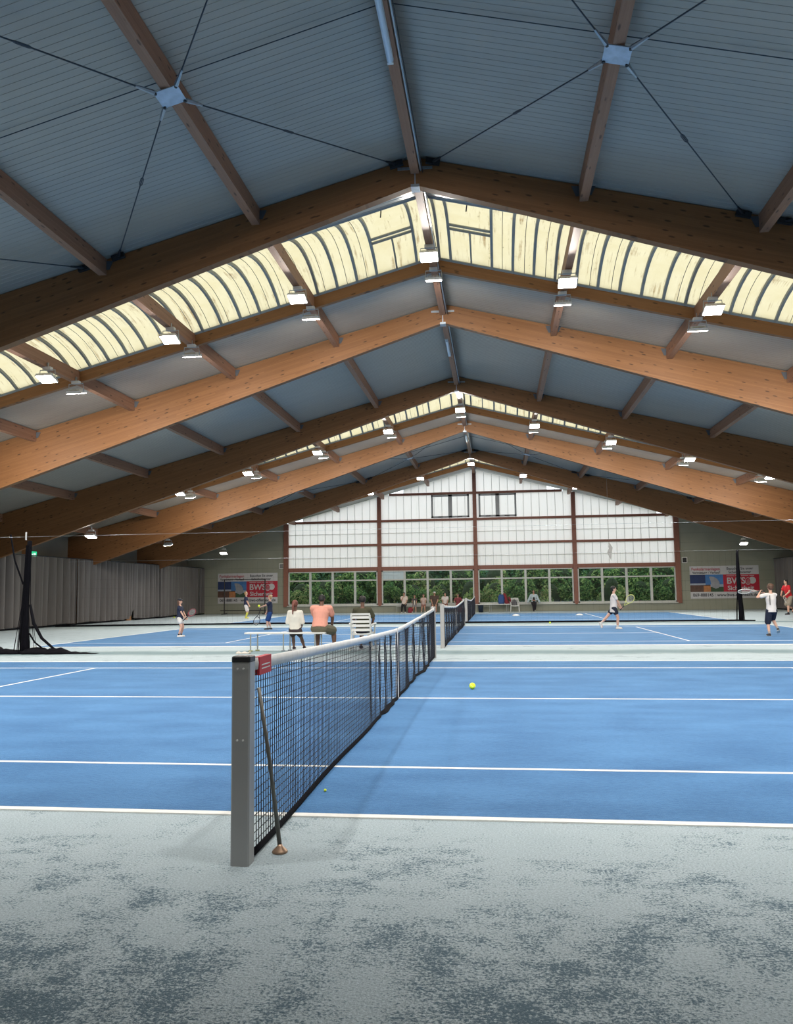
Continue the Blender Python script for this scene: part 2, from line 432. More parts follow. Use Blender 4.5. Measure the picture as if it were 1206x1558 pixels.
# ================================================================ ROOF
ceil = struct(empty('ceiling', (0, 26, RIDGE)))
def cpart(name, mb, mat, smooth=False):
    o = mb.build(name, mat, ceil, smooth); o.location = (0, -26, -RIDGE); return o
YB = [NEAR] + FRAMES + [GABLE]
SKY = {2: (15.66, 18.80), 4: (31.2, 34.34), 6: (46.75, 49.9)}
XS = [0, 3.1, 6.2, 9.3, 12.4, 15.5, 18.6, 20.3]
def sheet(y0, y1, xa, xb):
    for sx in (-1, 1):
        a, b = (xa+.015)*sx, (xb-.015)*sx
        if sx < 0: a, b = b, a
        mm = MB(); za, zb = roof_z(a)+.02, roof_z(b)+.02
        # liner sheet with real trapezoid ribs running down the slope, 125 mm apart
        n = max(1, int((y1-y0)/.125)); st = (y1-y0)/n; prof = []
        for q in range(n): prof += [(y0+q*st, 0), (y0+q*st+.072, 0), (y0+q*st+.0755, -.0045), (y0+q*st+.1145, -.0045), (y0+q*st+.118, 0)]
        prof.append((y1, 0))
        mm.quad_strip([[(a, y, za+d), (b, y, zb+d)] for y, d in prof], close_ring=False, cap=False)
        mm.hexa([(a,y0,za+.03),(b,y0,zb+.03),(b,y1,zb+.03),(a,y1,za+.03),(a,y0,za+.10),(b,y0,zb+.10),(b,y1,zb+.10),(a,y1,za+.10)])
        cpart('roof_panel', mm, CEIL)
for i in range(7):
    y0, y1 = YB[i] - (.3 if i == 0 else 0), YB[i+1] + (.35 if i == 6 else 0)
    for j in range(7):
        if i in SKY:
            s0, s1 = SKY[i]; sheet(y0, s0, XS[j], XS[j+1]); sheet(s1+.02, y1, XS[j], XS[j+1])
        else: sheet(y0, y1, XS[j], XS[j+1])
# purlins between the frames
for i in range(7):
    y0, y1 = YB[i]+.09, YB[i+1]-.09
    for q in range(-6, 7):
        x = q*PURL; ht = .30; wd = .08
        z1 = roof_z(x) + (.0 if q else -.03)
        cpart('purlin', MB().box(x-wd, x+wd, y0, y1, z1-ht, z1+.02), WOODY)
        # sheet metal shoe at the far end of each purlin
    if i in (1, 2, 3, 4, 5):
        for q in range(-5, 6):
            if q == 0: continue
            x = q*PURL
            for yy in (y1-.02,):
                m = MB(); s_ = 1 if q > 0 else -1
                z1 = roof_z(x)
                m.hexa([(x-.14,yy-.004,z1-.20),(x+.14,yy-.004,z1-.20),(x+.14,yy+.004,z1-.20),(x-.14,yy+.004,z1-.20),(x-.22,yy-.004,z1),(x+.22,yy-.004,z1-.03),(x+.22,yy+.004,z1-.03),(x-.22,yy+.004,z1)])
                cpart('purlin_shoe', m, SHOE)
# battens along ridge: cable tray beside the ridge purlin
for i in range(1, 7):
    y0, y1 = YB[i]+.12, YB[i+1]-.12
    cpart('cable_tray', MB().box(.10, .125, y0, y1, RIDGE-.30, RIDGE-.25), STEEL)
    cpart('cable', MB().tube([(.15, y0, RIDGE-.33), (.155, (y0+y1)/2, RIDGE-.345), (.15, y1, RIDGE-.33)], .009, 5), BLACKP)
# thin wire strung under the sheets of the braced bays
for y in (10.12, 41.2):
    for sx in (-1, 1):
        cpart('wire', MB().tube([(0, y, RIDGE-.04), (sx*20, y, roof_z(20)-.04)], .009, 4), DARKROD)

# glulam frames
FL = ['nearest visible dark timber roof beam, above the yellowed skylight', 'brightly lit timber roof beam, second from the camera', 'dark timber roof beam behind the brightly lit second one',
      'brightly lit timber roof beam, fourth from the camera', 'dark timber roof beam in front of the milky gable']
def beam_prism(mb, y0, y1, top0, slope, bot0, slope_b, xmax, n=8):
    for sx in (-1, 1):
        xs = [sx*xmax*j/n for j in range(n+1)]
        rings = []
        for x in xs:
            zt = top0 - slope*abs(x); zb = bot0 - slope_b*abs(x)
            rings.append([(x,y0,zb),(x,y1,zb),(x,y1,zt),(x,y0,zt)] if sx > 0 else [(x,y1,zb),(x,y0,zb),(x,y0,zt),(x,y1,zt)])
        mb.quad_strip(rings)
for i, y in enumerate(FRAMES):
    m = MB(); beam_prism(m, y-.09, y+.09, RIDGE+.0, SLOPE, RIDGE-.55, SLOPE_LOW, WALL_X)
    bmo = fixn(m.build('roof_beam', WOOD)); struct(bmo)
    tag(bmo, 'glulam roof beam above the near end' if i == 0 else FL[i-1], 'roof beam', 'timber roof beams')
    # apex steel: flat straps on the face and shoe under the apex
    f = y-.096
    mm = MB(); mm.obox((0, f, RIDGE-.22), (.66, .012, .055), Matrix.Rotation(0.02, 3, 'Y')); mm.build('ridge_strap', STEEL, bmo)
    MB().box(-.012, .012, f-.004, f+.01, RIDGE-.54, RIDGE-.25).build('joint_strip', STEEL, bmo)
    MB().box(-.08, .08, y-.12, y+.10, RIDGE-.60, RIDGE-.545).build('apex_shoe', STEEL, bmo)
    # column foot of the frame
    for sx in (-1, 1):
        MB().box(min(sx*19.6, sx*20.08), max(sx*19.6, sx*20.08), y-.09, y+.09, 0, RIDGE-.55-SLOPE_LOW*19.6+.02).build('column', WOOD, bmo)
# edge beams at the skylights (slimmer, spanning between the purlins)
EL = ['slim timber edge beam below the nearest yellowed skylight', 'slim timber edge beam below the second yellowed skylight', 'slim dark timber edge beam in front of the milky gable']
for k, i in enumerate((2, 4, 6)):
    y = SKY[i][1]
    m = MB(); beam_prism(m, y-.02, y+.10, RIDGE-.02, SLOPE, RIDGE-.30, SLOPE, 20.0)
    o = fixn(m.build('edge_beam', WOOD)); struct(o); tag(o, EL[k], 'roof beam', 'skylight edge beams')
# skylight vaults
def skylight(idx, y0, y1):
    sk = struct(empty('window_%d' % idx, (0, (y0+y1)/2, RIDGE)))
    def sp(name, mb, mat, smooth=False):
        o = mb.build(name, mat, sk, smooth); o.location = (0, -(y0+y1)/2, -RIDGE); return o
    L = y1-y0; NA = 8
    def arc(tt): return .02 + .42*math.sin(PI*tt)**0.8 if 0 < tt < 1 else .02
    def P(x, tt, lift=0): return (x, y0+.02+(L-.04)*tt, roof_z(x)+.03+arc(tt)+lift)
    edges = [.42+.5*j for j in range(0, 40) if .42+.5*j < 19.9]
    def pane(xa, xb, ta, tb, n=NA):
        mm = MB(); mm.quad_strip([[P(xa, ta+(tb-ta)*q/n), P(xb, ta+(tb-ta)*q/n)] for q in range(n+1)], close_ring=False, cap=False)
        sp('pane', mm, SKYPANE, True)
    def bar(x, wd=.032):
        mm = MB(); n = 10
        mm.quad_strip([[(P(x, q/n)[0]-wd, P(x, q/n)[1], P(x, q/n)[2]-.06), (P(x, q/n)[0]+wd, P(x, q/n)[1], P(x, q/n)[2]-.06), (P(x, q/n)[0]+wd, P(x, q/n)[1], P(x, q/n)[2]+.01), (P(x, q/n)[0]-wd, P(x, q/n)[1], P(x, q/n)[2]+.01)] for q in range(n+1)])
        sp('glazing_bar', mm, RIB)
    for sx in (-1, 1):
        pane(0, sx*.14 if sx > 0 else sx*.42, 0, 1)
        if sx > 0: bar(.14); pane(.14, .42, 0, 1)
        e = edges
        for j in range(len(e)-1):
            xa, xb = sx*e[j], sx*e[j+1]
            if j == 0:   # wide flap window over two fields, upper half
                pane(sx*e[0], sx*e[2], 0, .66, 5); pane(sx*e[0], sx*e[1], .66, 1, 4); bar(sx*e[0])
                mm = MB(); z = P(0, .53)
                a, b = sorted((sx*e[0], sx*e[2]))
                for tt in (.63, .68):
                    qa, qb = P(a, tt), P(b, tt)
                    mm.tube([(qa[0], qa[1], qa[2]-.03), (qb[0], qb[1], qb[2]-.03)], .034, 6)
                sp('flap_rail', mm, RIB)
                mm = MB(); q = P(sx*(e[0]+e[2])/2, .12); mm.tube([(q[0], q[1], q[2]-.02), (q[0]-.03, q[1]+.1, q[2]-.16)], .014, 5)
                sp('flap_handle', mm, BLACKP)
            elif j == 1: pane(xa, xb, .66, 1, 4); mm = MB(); mm.tube([P(xa, tt, -.03) for tt in (.68, .78, .89, 1)], .024, 5); sp('glazing_bar', mm, RIB)
            else:
                pane(xa, xb, 0, 1); bar(xa)
                if random.random() < .5:
                    xm = xa+(xb-xa)*random.choice((.5, .55, .62)); mm = MB(); mm.tube([P(xm, q/8, -.008) for q in range(9)], .007, 4); sp('sheet_joint', mm, SHOE)
        bar(sx*e[-1])
    for tt in (0, 1):
        for sx in (-1, 1):
            a, b = P(0, tt), P(sx*19.9, tt)
            mm = MB(); mm.tube([(a[0], a[1], a[2]-.03), (b[0], b[1], b[2]-.03)], .035, 4); sp('kerb_rail', mm, RIB)
skylight(6, *SKY[2]); skylight(7, *SKY[4]); skylight(8, *SKY[6])

# ---------------------------------------------------------------- wind bracing
def brace(xn, yn, y_lo, y_hi, label, grp):
    s_ = 1 if xn > 0 else -1
    zn = roof_z(xn) - .30
    t = empty('wind_brace', (xn, yn, zn)); tag(t, label, 'roof bracing', grp)
    sl = -SLOPE*s_
    R_ = Matrix.Rotation(math.atan(SLOPE)*s_, 3, 'Y')
    MB().obox((0,0,-.02), (.36, .36, .015), R_).build('node_plate', STEELPL, t)
    for (dx, dy) in ((-1,-1),(1,-1),(1,1),(-1,1)):
        ye = (y_hi-.12) if dy > 0 else (y_lo+.12)
        xe = xn + dx*(PURL-.32)
        a = Vector((dx*.15, dy*.16, -.02 + dx*.15*sl)); b = Vector((xe-xn, ye-yn, roof_z(xe)-.06-zn))
        d = (b-a).normalized()
        rod = MB().tube([a+d*.25, b-d*.2], .011, 6).build('tie_rod', DARKROD, t)
        MB().tube([a+d*.30*1, a+d*.02], [.02, .035], 6).build('fork', STEEL, rod)
        MB().disc_stack(a+Vector((0,0,-.012)), [(.022,-.012),(.022,.012)], 8).build('bolt', BLACKP, rod)
        mid = a + (b-a)*.42; L_ = .13
        side = d.cross(Vector((0,0,1))).normalized()*.022
        tb = MB(); tb.tube([mid-d*L_, mid-d*L_*.6+side, mid+d*L_*.6+side, mid+d*L_], .008, 5); tb.tube([mid-d*L_, mid-d*L_*.6-side, mid+d*L_*.6-side, mid+d*L_], .008, 5)
        tb.build('turnbuckle', DARKROD, rod)
        br = MB(); br.obox(b-d*.05, (.26, .07, .10), Matrix.Rotation(math.atan(SLOPE)*s_, 3, 'Y')); br.tube([b-d*.34, b-d*.05], [.018, .035], 6)
        br.build('bracket', BLACKP if dy > 0 else STEEL, rod)
    return t
bn = {-3: 'far left', -2: 'second left', -1: 'left', 1: 'right', 2: 'second right', 3: 'far right'}
for (y0, y1, wh, rows) in ((FRAMES[0], FRAMES[1], 'near', (-3.0, -1.0, 1.0, 3.0)), (FRAMES[4], FRAMES[5], 'far', (-3.0, -1.0, 1.0, 3.0))):
    for q in rows:
        side = 'left' if q < 0 else 'right'
        pos = 'next to the ridge' if abs(q) == 1 else 'farther down the slope'
        lab = ('dark steel cross brace under the %s roof slope above the camera, %s' if wh == 'near' else 'dark steel cross brace under the %s roof slope before the gable, %s') % (side, pos)
        brace(q*PURL, (y0+y1)/2-.25 if wh == 'near' else (y0+y1)/2, y0, y1, lab, 'steel cross braces under the roof')

# ---------------------------------------------------------------- tube lights on the ridge purlin
TUBEM = simple('frosted_tube_cover', (.60,.68,.76), .3, var=.04)
for (y, lab) in ((10.08, 'unlit tube light under the ridge directly above the camera'), (24.9, 'unlit tube light on the ridge between second and third beam'), (40.3, 'unlit tube light on the ridge before the farthest beam')):
    t = empty('tube_light', (-.03, y, RIDGE-.36)); tag(t, lab, 'light fixture', 'unlit tube lights along the ridge')
    MB().box(-.05, .05, -.8, .8, 0, .05).build('housing', LAMPBODY, t)
    MB().tube([(0,-.78,-.015), (0,.78,-.015)], .045, 10).build('cover', TUBEM, t)
    MB().box(-.045, .045, .78, .83, -.05, .05).build('cap', LAMPBODY, t)

# ---------------------------------------------------------------- floodlights
def make_flood():
    """origin at the head; lens looks down and towards +Y by 20 degrees"""
    t = empty('floodlight')
    tilt = Matrix.Rotation(math.radians(17), 3, 'X')
    def T(p): return tilt @ Vector(p)
    hb = MB(); hb.obox((0,0,.045), (.39,.32,.05)); hb.obox((0,0,.02), (.41,.34,.03))
    hb.v = [tuple(T(p)) for p in hb.v]; hb.build('housing', LAMPBODY, t)
    fn = MB()
    for k in range(9): fn.obox((-.14+.035*k, 0, .09), (.008, .22, .05))
    fn.v = [tuple(T(p)) for p in fn.v]; fn.build('cooling_fins', LAMPBODY, t)
    ln = MB(); ln.obox((0,0,0), (.37,.30,.014)); ln.v = [tuple(T(p)) for p in ln.v]; ln.build('lens', LENS, t)
    bk = MB(); bk.tube([T((-.20,0,.03)), T((-.20,0,.10)), (-.19,-.04,.24), (.19,-.04,.24), T((.20,0,.10)), T((.20,0,.03))], .011, 6); bk.build('bracket', STEEL, t)
    dr = MB().box(-.10, .10, -.10, .02, .24, .31).build('driver_box', LAMPBODY, t)
    st = MB().box(-.02, .02, -.06, -.02, .31, .42).build('hanger', STEEL, t)
    return t, T
flood0, T20 = make_flood()
LD = D.lights.new('floodlight_beam', 'AREA'); LD.shape = 'RECTANGLE'; LD.size = .32; LD.size_y = .25; LD.energy = LAMP_W; LD.color = LAMP_COL; LD.spread = math.radians(140)
LDN = LD.copy(); LDN.name = 'added_row_beam'; LDN.spread = math.radians(105); LDN.energy = LAMP_W*1.5  # for the added row out of view, shaped to brighten the near floor
LDS = LD.copy(); LDS.name = 'side_beam'; LDS.energy = LAMP_W*.15
ORD = ['at', 'first', 'second', 'third', 'fourth', 'fifth']
first = [True]
def place_flood(x, y, z, toward, label, group, data=LD):
    rz = 0 if toward > 0 else PI
    if first[0]: o = flood0; o.location = (x, y, z); o.rotation_euler = (0,0,rz); first[0] = False
    else: o = copy_tree(flood0, None, (x, y, z), rz)
    for ch in list(o.children):
        if ch.type == 'LIGHT': D.objects.remove(ch)
    tag(o, label, 'floodlight', group)
    l = D.objects.new('beam_lamp', data); COL.objects.link(l); l.parent = o
    p = T20((0,0,-.02)); l.location = p; l.rotation_euler = (math.radians(47), 0, 0)   # asymmetric reflector: the beam leaves the flat glass at an angle
    return o
rows = [(3.08, 1, 'added unseen row above the camera, turned away', .62), (17.25, -1, 'near row, facing the camera side', .62), (18.62, 1, 'near row, turned away from camera', .62),
        (32.72, -1, 'middle row, facing the camera side', .62), (33.95, 1, 'middle row, turned away from camera', .62), (47.05, -1, 'far row before the window wall', .62)]
for (y, tw, nm, dz) in rows:
    for q in range(-4, 5):
        x = q*3.065; z = roof_z(x) - dz - .02
        pos = 'under the ridge' if q == 0 else '%s purlin %s of ridge' % (ORD[abs(q)], 'left' if q < 0 else 'right')
        place_flood(x, y, z, tw, 'bright floodlight in %s, %s' % (nm, pos), 'floodlights of the ' + nm.split(',')[0], LDN if y < 5 else LD)
for (x, y, tw, z, lab) in ((-15.5, 31.2, -1, 3.85, 'floodlight hanging low by left curtain beneath the dark third beam'), (15.5, 31.2, -1, 3.85, 'floodlight hanging low by right curtain beneath third beam'),
        (-15.5, 39.1, 1, 3.95, 'floodlight on a thin pendant before left end of farthest beam'), (15.5, 39.1, 1, 3.95, 'floodlight on a thin pendant before right end of farthest beam'),
        (-15.5, 47.5, -1, 3.9, 'floodlight hanging low before the wall above the left banner'), (15.5, 47.5, -1, 3.9, 'floodlight hanging low before the wall above the right banner'),
        (-15.5, 17.2, -1, 3.9, 'floodlight hanging low outside the picture on left near side'), (15.5, 17.2, -1, 3.9, 'floodlight hanging low outside the picture on right near side')):
    o = place_flood(x, y, z, tw, lab, 'low hanging side floodlights', LDS)
    MB().tube([(0,-.04 ,.40), (0,-.04, roof_z(x)-z-.28)], .010, 5).build('pendant_rod', STEEL, o)

# ================================================================ NETS
def build_net(y0, label, k, detail):
    t = empty('tennis_net', (0, y0, 0)); tag(t, label, 'tennis net', 'tennis nets across the courts')
    L = 12.8; pm = GREYPOST if k == 0 else ALUPOST
    def top(u):  # height of the tape, u in 0..L
        return .905 + (1.045-.905)*abs(u/L*2-1)**1.25
    def fx(u, z):
        a = 0.0
        e = 1 - z/1.05
        a += .010*math.sin(u*1.9+.5)*e
        if k == 0:
            g = max(0, 1-abs(u-5.6)/1.7); a += g*(.034*math.sin(u*10.0+1.6*math.sin(u*2.3)+.7*z)+.018*math.sin(u*17.3+1.1-z))*(.25+.75*math.sin(PI*min(1, z)))
            g = max(0, 1-abs(u-9.4)/2.8); a += g*(.060*math.sin(u*5.2+1.2+.8*math.sin(u*1.7)+.9*z)+.026*math.sin(u*11.7-.8*z))*(.25+.75*math.sin(PI*min(1, max(0,z))))
        else:
            a += .03*math.sin(u*6+k)*math.sin(PI*min(1, max(0,z)))
        return a
    hy = .045 if k == 0 else .07 if k == 1 else .10
    ny = int((L-.22)/hy); nz = 22 if k == 0 else 15 if k == 1 else 11
    V = []; Fc = []
    r = .0030 if k == 0 else .0052 if k == 1 else .0075
    us = .11 + np.arange(ny+1)*(L-.22)/ny
    def pt(u, q):
        z0 = .03; z1 = top(u)-.03; z = z0+(z1-z0)*q; return (fx(u, z), u, z)
    grid = [[pt(u, q/nz) for q in range(nz+1)] for u in us]
    # vertical cords as three-sided tubes
    def cord(path, ax1, ax2):
        b = len(V)
        for (x, y, z) in path:
            for (c1, c2) in ((1,0), (-.5,.87), (-.5,-.87)):
                V.append((x+ax1[0]*c1*r+ax2[0]*c2*r, y+ax1[1]*c1*r+ax2[1]*c2*r, z+ax1[2]*c1*r+ax2[2]*c2*r))
        for i in range(len(path)-1):
            for j in range(3):
                a = b+i*3+j; c_ = b+i*3+(j+1) % 3; Fc.append((a, c_, c_+3, a+3))
    for i in range(ny+1): cord(grid[i], (1,0,0), (0,1,0))
    for q in range(nz+1): cord([grid[i][q] for i in range(ny+1)], (1,0,0), (0,0,1))
    me = D.meshes.new('netting'); me.from_pydata(V, [], Fc); me.materials.append(NETM); me.update()
    o = link('netting', me, t); o['kind'] = 'stuff'
    # headband, folded canvas
    n = 60; mm = MB(); rings = []
    for i in range(n+1):
        u = .06+(L-.12)*i/n; z = top(u)+.012; x = fx(u, z)*.3
        rings.append([(x-.008,u,z-.064),(x-.012,u,z-.03),(x-.008,u,z),(x+.008,u,z),(x+.012,u,z-.03),(x+.008,u,z-.064)])
    mm.quad_strip(rings); mm.build('headband', CANVAS, t, True)
    # bottom tape lying on the carpet
    mm = MB(); rings = []
    for i in range(n*2+1):
        u = .10+(L-.20)*i/(n*2); x = fx(u, .03); wv = .010*math.sin(u*3.1)
        d = .035*max(0, math.sin(u*1.3+1.0)) if 5 < u < 12 and k == 0 else 0
        rings.append([(x-.008,u,.008),(x+.012+d,u,.010),(x+.010+d,u,.018),(x+.004,u,.042),(x-.004,u,.042)])
    mm.quad_strip(rings); mm.build('bottom_tape', BLACKNET, t, True)
    # side tapes
    for u in (.085, L-.085): MB().box(-.008, .008, u-.02, u+.02, .02, top(u)-.05).build('side_tape', BLACKNET, t)
    # centre strap
    mm = MB(); zt = top(L/2)+.016; mm.box(-.016, -.010, L/2-.025, L/2+.025, .0, zt); mm.box(.010, .016, L/2-.025, L/2+.025, .0, zt); mm.box(-.016, .016, L/2-.025, L/2+.025, zt-.006, zt)
    mm.build('centre_strap', CANVAS, t)
    # posts
    for u in (0, L):
        x0 = -.02; hw = .050
        mm = MB()
        c = .008; prof = [(-hw,-hw+c),(-hw+c,-hw),(hw-c,-hw),(hw,-hw+c),(hw,hw-c),(hw-c,hw),(-hw+c,hw),(-hw,hw-c)]
        mm.quad_strip([[(x0+a, u+b, z) for a, b in prof] for z in (0, 1.045)])
        pm_ = ALUPOST if u > 0 else pm; ps = mm.build('post', pm_, t)
        MB().quad_strip([[(x0+a*s_, u+b*s_, z) for a, b in prof] for z, s_ in ((1.045, 1.02), (1.072, 1.02), (1.078, .9))]).build('post_cap', BLACKP if k == 0 and u == 0 else pm_, ps)
        if k == 0 and u == 0:
            for z in (1.012, .640):
                for dx in (-.016, .016):
                    MB().disc_stack((x0+dx, u-hw-.001, z), [(.0055,-.004),(.0055,.002)], 8, 'y').build('screw', WHITEP, ps)
    return t
n1 = build_net(NETY[0], 'large near tennis net with grey post and red corner tag', 0, 1)
n2 = build_net(NETY[1], 'middle tennis net with pale posts beyond the large near one', 1, 0)
n3 = build_net(NETY[2], 'farthest tennis net with pale posts close to window wall', 2, 0)
MB().box(-.017, .017, .17, .40, .955, 1.055).build('red_tag', REDM, n1)
for z in (.985, 1.005): MB().box(.017, .0178, .21, .37, z, z+.007).build('tag_lettering', CANVAS, D.objects['red_tag'])
# net prop stick with a bronze foot
t = empty('net_prop_stick', (.13, 4.36, 0)); tag(t, 'thin grey metal stick on a bronze cone foot beside the grey post', 'net stick')
MB().tube([(0,0,.03), (-.055,-.02,.50), (-.110,-.045,.89)], [.012,.011,.010], 10).build('rod', simple('dull_grey_metal', (.17,.165,.15), .5, .6), t, True)
MB().disc_stack((0,0,0), [(.041,.0),(.044,.006),(.040,.012),(.016,.034),(.012,.045)], 20).build('foot', simple('bronze', (.40,.27,.19), .38, .7), t, True)

# ---------------------------------------------------------------- divider nets
def gathered(x, y, h, seed, label, spread, w0=.09):
    rr = random.Random(seed)
    t = empty('divider_net', (x, y, 0)); tag(t, label, 'divider net', 'black court divider nets')
    mm = MB(); n = 18; rings = []
    for i in range(15):
        f = i/14; z = h*f; r = w0*(1.0-.55*f) 
        rings.append([((r*(1+.22*math.sin(j*2.7+i*.12)))*math.cos(2*PI*j/n) + .03*math.sin(z*1.7+seed), (r*.7*(1+.22*math.sin(j*3.1+i*.1)))*math.sin(2*PI*j/n), .03+z) for j in range(n)])
    mm.quad_strip(rings); mm.build('gathered_bundle', BLACKNET, t, True)
    cords = MB()
    for j in range(16):
        a = rr.uniform(0, 2*PI); R0 = rr.uniform(.12, spread)
        cords.tube([(w0*.5*math.cos(a), w0*.4*math.sin(a), h*.97), (w0*.95*math.cos(a), w0*.6*math.sin(a), h*.45), ((w0+R0*.35)*math.cos(a), (w0+.05)*math.sin(a), h*.16), ((w0+R0*.55)*math.cos(a), (w0+.06)*math.sin(a), .03)], .007, 4)
    cords.build('loose_cords', BLACKNET, t)
    return t
dn = gathered(-10.2, 18.35, 2.75, 3, 'black divider net gathered beside left curtain, trailing onto carpet', .40, .115)
# trailing sweep and heap on the floor
mm = MB()
mm.tube([(.10,0,1.2),(.22,-.02,.75),(.45,-.03,.38),(.78,-.04,.12),(1.05,-.05,.06)], [.03,.04,.035,.03,.03], 6)
mm.tube([(.10,0,.5),(.25,0,.28),(.5,0,.10),(.65,0,.05)], .02, 6)
mm.build('trailing_edge', BLACKNET, dn, True)
mm = MB(); rings = []
for i in range(46):
    f = i/45; x = -3.5 + 5.4*f
    hgt = .06 + .20*math.exp(-((x+1.05)/.42)**2) + .07*math.exp(-((x-.35)/.5)**2)+.05*math.exp(-((x-.95)/.25)**2) + .035*math.sin(i*1.9)*math.sin(i*.7)
    if f > .8: hgt *= (1-f)/.2*.9+.1
    if f < .05: hgt *= .5
    wd = .10+hgt*1.1
    rings.append([(x, wd*math.cos(PI*j/8)*(1+.1*math.sin(i*2.3+j)), .004+max(.004, hgt)*math.sin(PI*j/8)*(1+.15*math.sin(j*2+i))) for j in range(9)])
mm.quad_strip(rings); mm.build('heap_on_floor', BLACKNET, dn, True)
dn.children[0].name = dn.children[0].name
MB().tube([(-8.4,0,2.88),(28.8,0,2.88)], .0022, 4).build('support_wire', STEEL, dn)
MB().tube([(-.55,.1,2.95),(-.35,0,2.3),(-.1,0,1.7)], .022, 5).build('draw_cord', BLACKNET, dn)
MB().box(-.085,-.06,-.015,.015,2.80,3.0).build('pulley', WHITEP, dn)
d2 = gathered(11.45, 34.9, 2.95, 8, 'black divider net bunched in front of right banner', .20, .09)
MB().tube([(-30.0,0,2.98),(7.1,0,2.98)], .003, 4).build('support_wire', STEEL, d2)
hem = [(-30.0,-1.0),(-27,-.3),(-24,.1),(-20,.2),(-16,.15),(-13.2,-.1),(-11.45,-.25),(-9,-.05),(-6,.1),(-3,.05),(0,0)]
mm = MB(); mm.tube([(a, b, .035+.012*math.sin(a*2.1)) for a, b in hem] , .042, 6); mm.tube([(0,0,.03),(.55,-.1,.02)], .04, 6); mm.build('bottom_hem', BLACKNET, d2, True)
V = []; Fc = []
def thin(a, b, r=.0013):
    a = Vector(a); b = Vector(b); d = (b-a).normalized(); u = d.cross(Vector((0,1,0.01))).normalized(); v = d.cross(u); k0 = len(V)
    for p in (a, b):
        for c1, c2 in ((1,0),(-.5,.87),(-.5,-.87)): V.append(tuple(p+u*c1*r+v*c2*r))
    for j in range(3): Fc.append((k0+j, k0+(j+1) % 3, k0+3+(j+1) % 3, k0+3+j))
def hy_(x):
    for (a, b), (c_, d_) in zip(hem, hem[1:]):
        if a <= x <= c_: return b+(d_-b)*(x-a)/(c_-a)
    return 0
for i in range(125):
    x = -30.0+i*.24; thin((x, hy_(x), .04), (x, 0, 2.97))
for q in range(7):
    f = q/7
    for (a, b), (c_, d_) in zip(hem, hem[1:]): thin((a, b*(1-f), .04+2.93*f), (c_, d_*(1-f), .04+2.93*f))
me = D.meshes.new('netting'); me.from_pydata(V, [], Fc); me.materials.append(NETM); o = link('netting', me, d2); o['kind'] = 'stuff'

# ---------------------------------------------------------------- curtains
def curtain(x, y0, y1, h, label, seed):
    rr = random.Random(seed); t = empty('curtain', (x, (y0+y1)/2, 0)); tag(t, label, 'curtain', 'dark side curtains')
    yy = y0; yc = (y0+y1)/2; k = 0
    while yy < y1-.5:
        w_ = min(3.2, y1-yy); n = int(w_/.03); rows_ = []
        ph = rr.uniform(0, 6); f1 = rr.uniform(11, 14); f2 = rr.uniform(5, 8); lift = []
        for q in range(8):
            fz = q/7; row = []
            for i in range(n+1):
                y = yy + w_*i/n
                amp = .080+.040*math.sin(y*1.3)
                d = amp*2.0*(1.6*abs(math.sin(.5*(y*f1+ph+.6*math.sin(y*2.1)+.25*(1-fz)*math.sin(y))))**.5-1) + .04*math.sin(y*f2+ph*2)
                d *= (.65+.45*(1-fz))
                z0 = .10+.02*math.sin(y*2+ph)
                row.append((d, y-yc, z0+(h-z0)*fz))
            rows_.append(row)
        mm = MB(); mm.quad_strip(rows_, close_ring=False, cap=False); mm.build('curtain_panel', CURT, t, True)
        yy += w_-.02; k += 1
    MB().tube([(0,y0-yc,h+.03),(0,y1-yc,h+.03)], .025, 6).build('curtain_rail', DARKROD, t)
    MB().tube([(.05,y0-yc,.05),(.05,y1-yc,.05)], .035, 6).build('hem_roll', BLACKNET, t, True)
    return t
curtain(-18.75, 1.0, 41.0, 3.15, 'long dark grey pleated curtain along left wall, nearer stretch', 1)
curtain(-18.75, 42.2, 52.7, 3.15, 'dark grey pleated curtain at far left, beyond the gap', 2)
curtain(18.75, 3.0, 52.6, 3.15, 'dark grey pleated curtain at the right wall behind red shirt', 3)
mm = MB(); n = 26; yc = 41.6; rows_ = []
for q in range(8):
    fz = q/7; rows_.append([(.05*math.sin(i*1.1)+.03*math.sin(i*2.3), 40.95-yc + (1.3*(i/n))*(1 if fz > .35 else 1), (.10 if i < 14 else .10+ (i-14)/12*.55)*(1-fz)+3.15*fz) for i in range(n+1)])
t = empty('curtain', (-18.78, yc, 0)); tag(t, 'short curtain piece with lifted corner between long left curtains', 'curtain', 'dark side curtains')
mm.quad_strip(rows_, close_ring=False, cap=False); mm.build('curtain_panel', CURT, t, True)
bxo = empty('cardboard_box', (-19.15, 41.9, 0)); tag(bxo, 'brown cardboard box showing beneath the lifted curtain corner', 'box')
MB().box(-.25,.25,-.28,.28,0,.42).build('box_body', simple('brown_cardboard', (.30,.15,.07), .8), bxo)
MB().hexa([(-.25,-.28,.42),(.25,-.28,.42),(.30,-.45,.50),(-.30,-.45,.50),(-.25,-.28,.428),(.25,-.28,.428),(.30,-.45,.508),(-.30,-.45,.508)]).build('flap', MATS['brown_cardboard'], bxo)

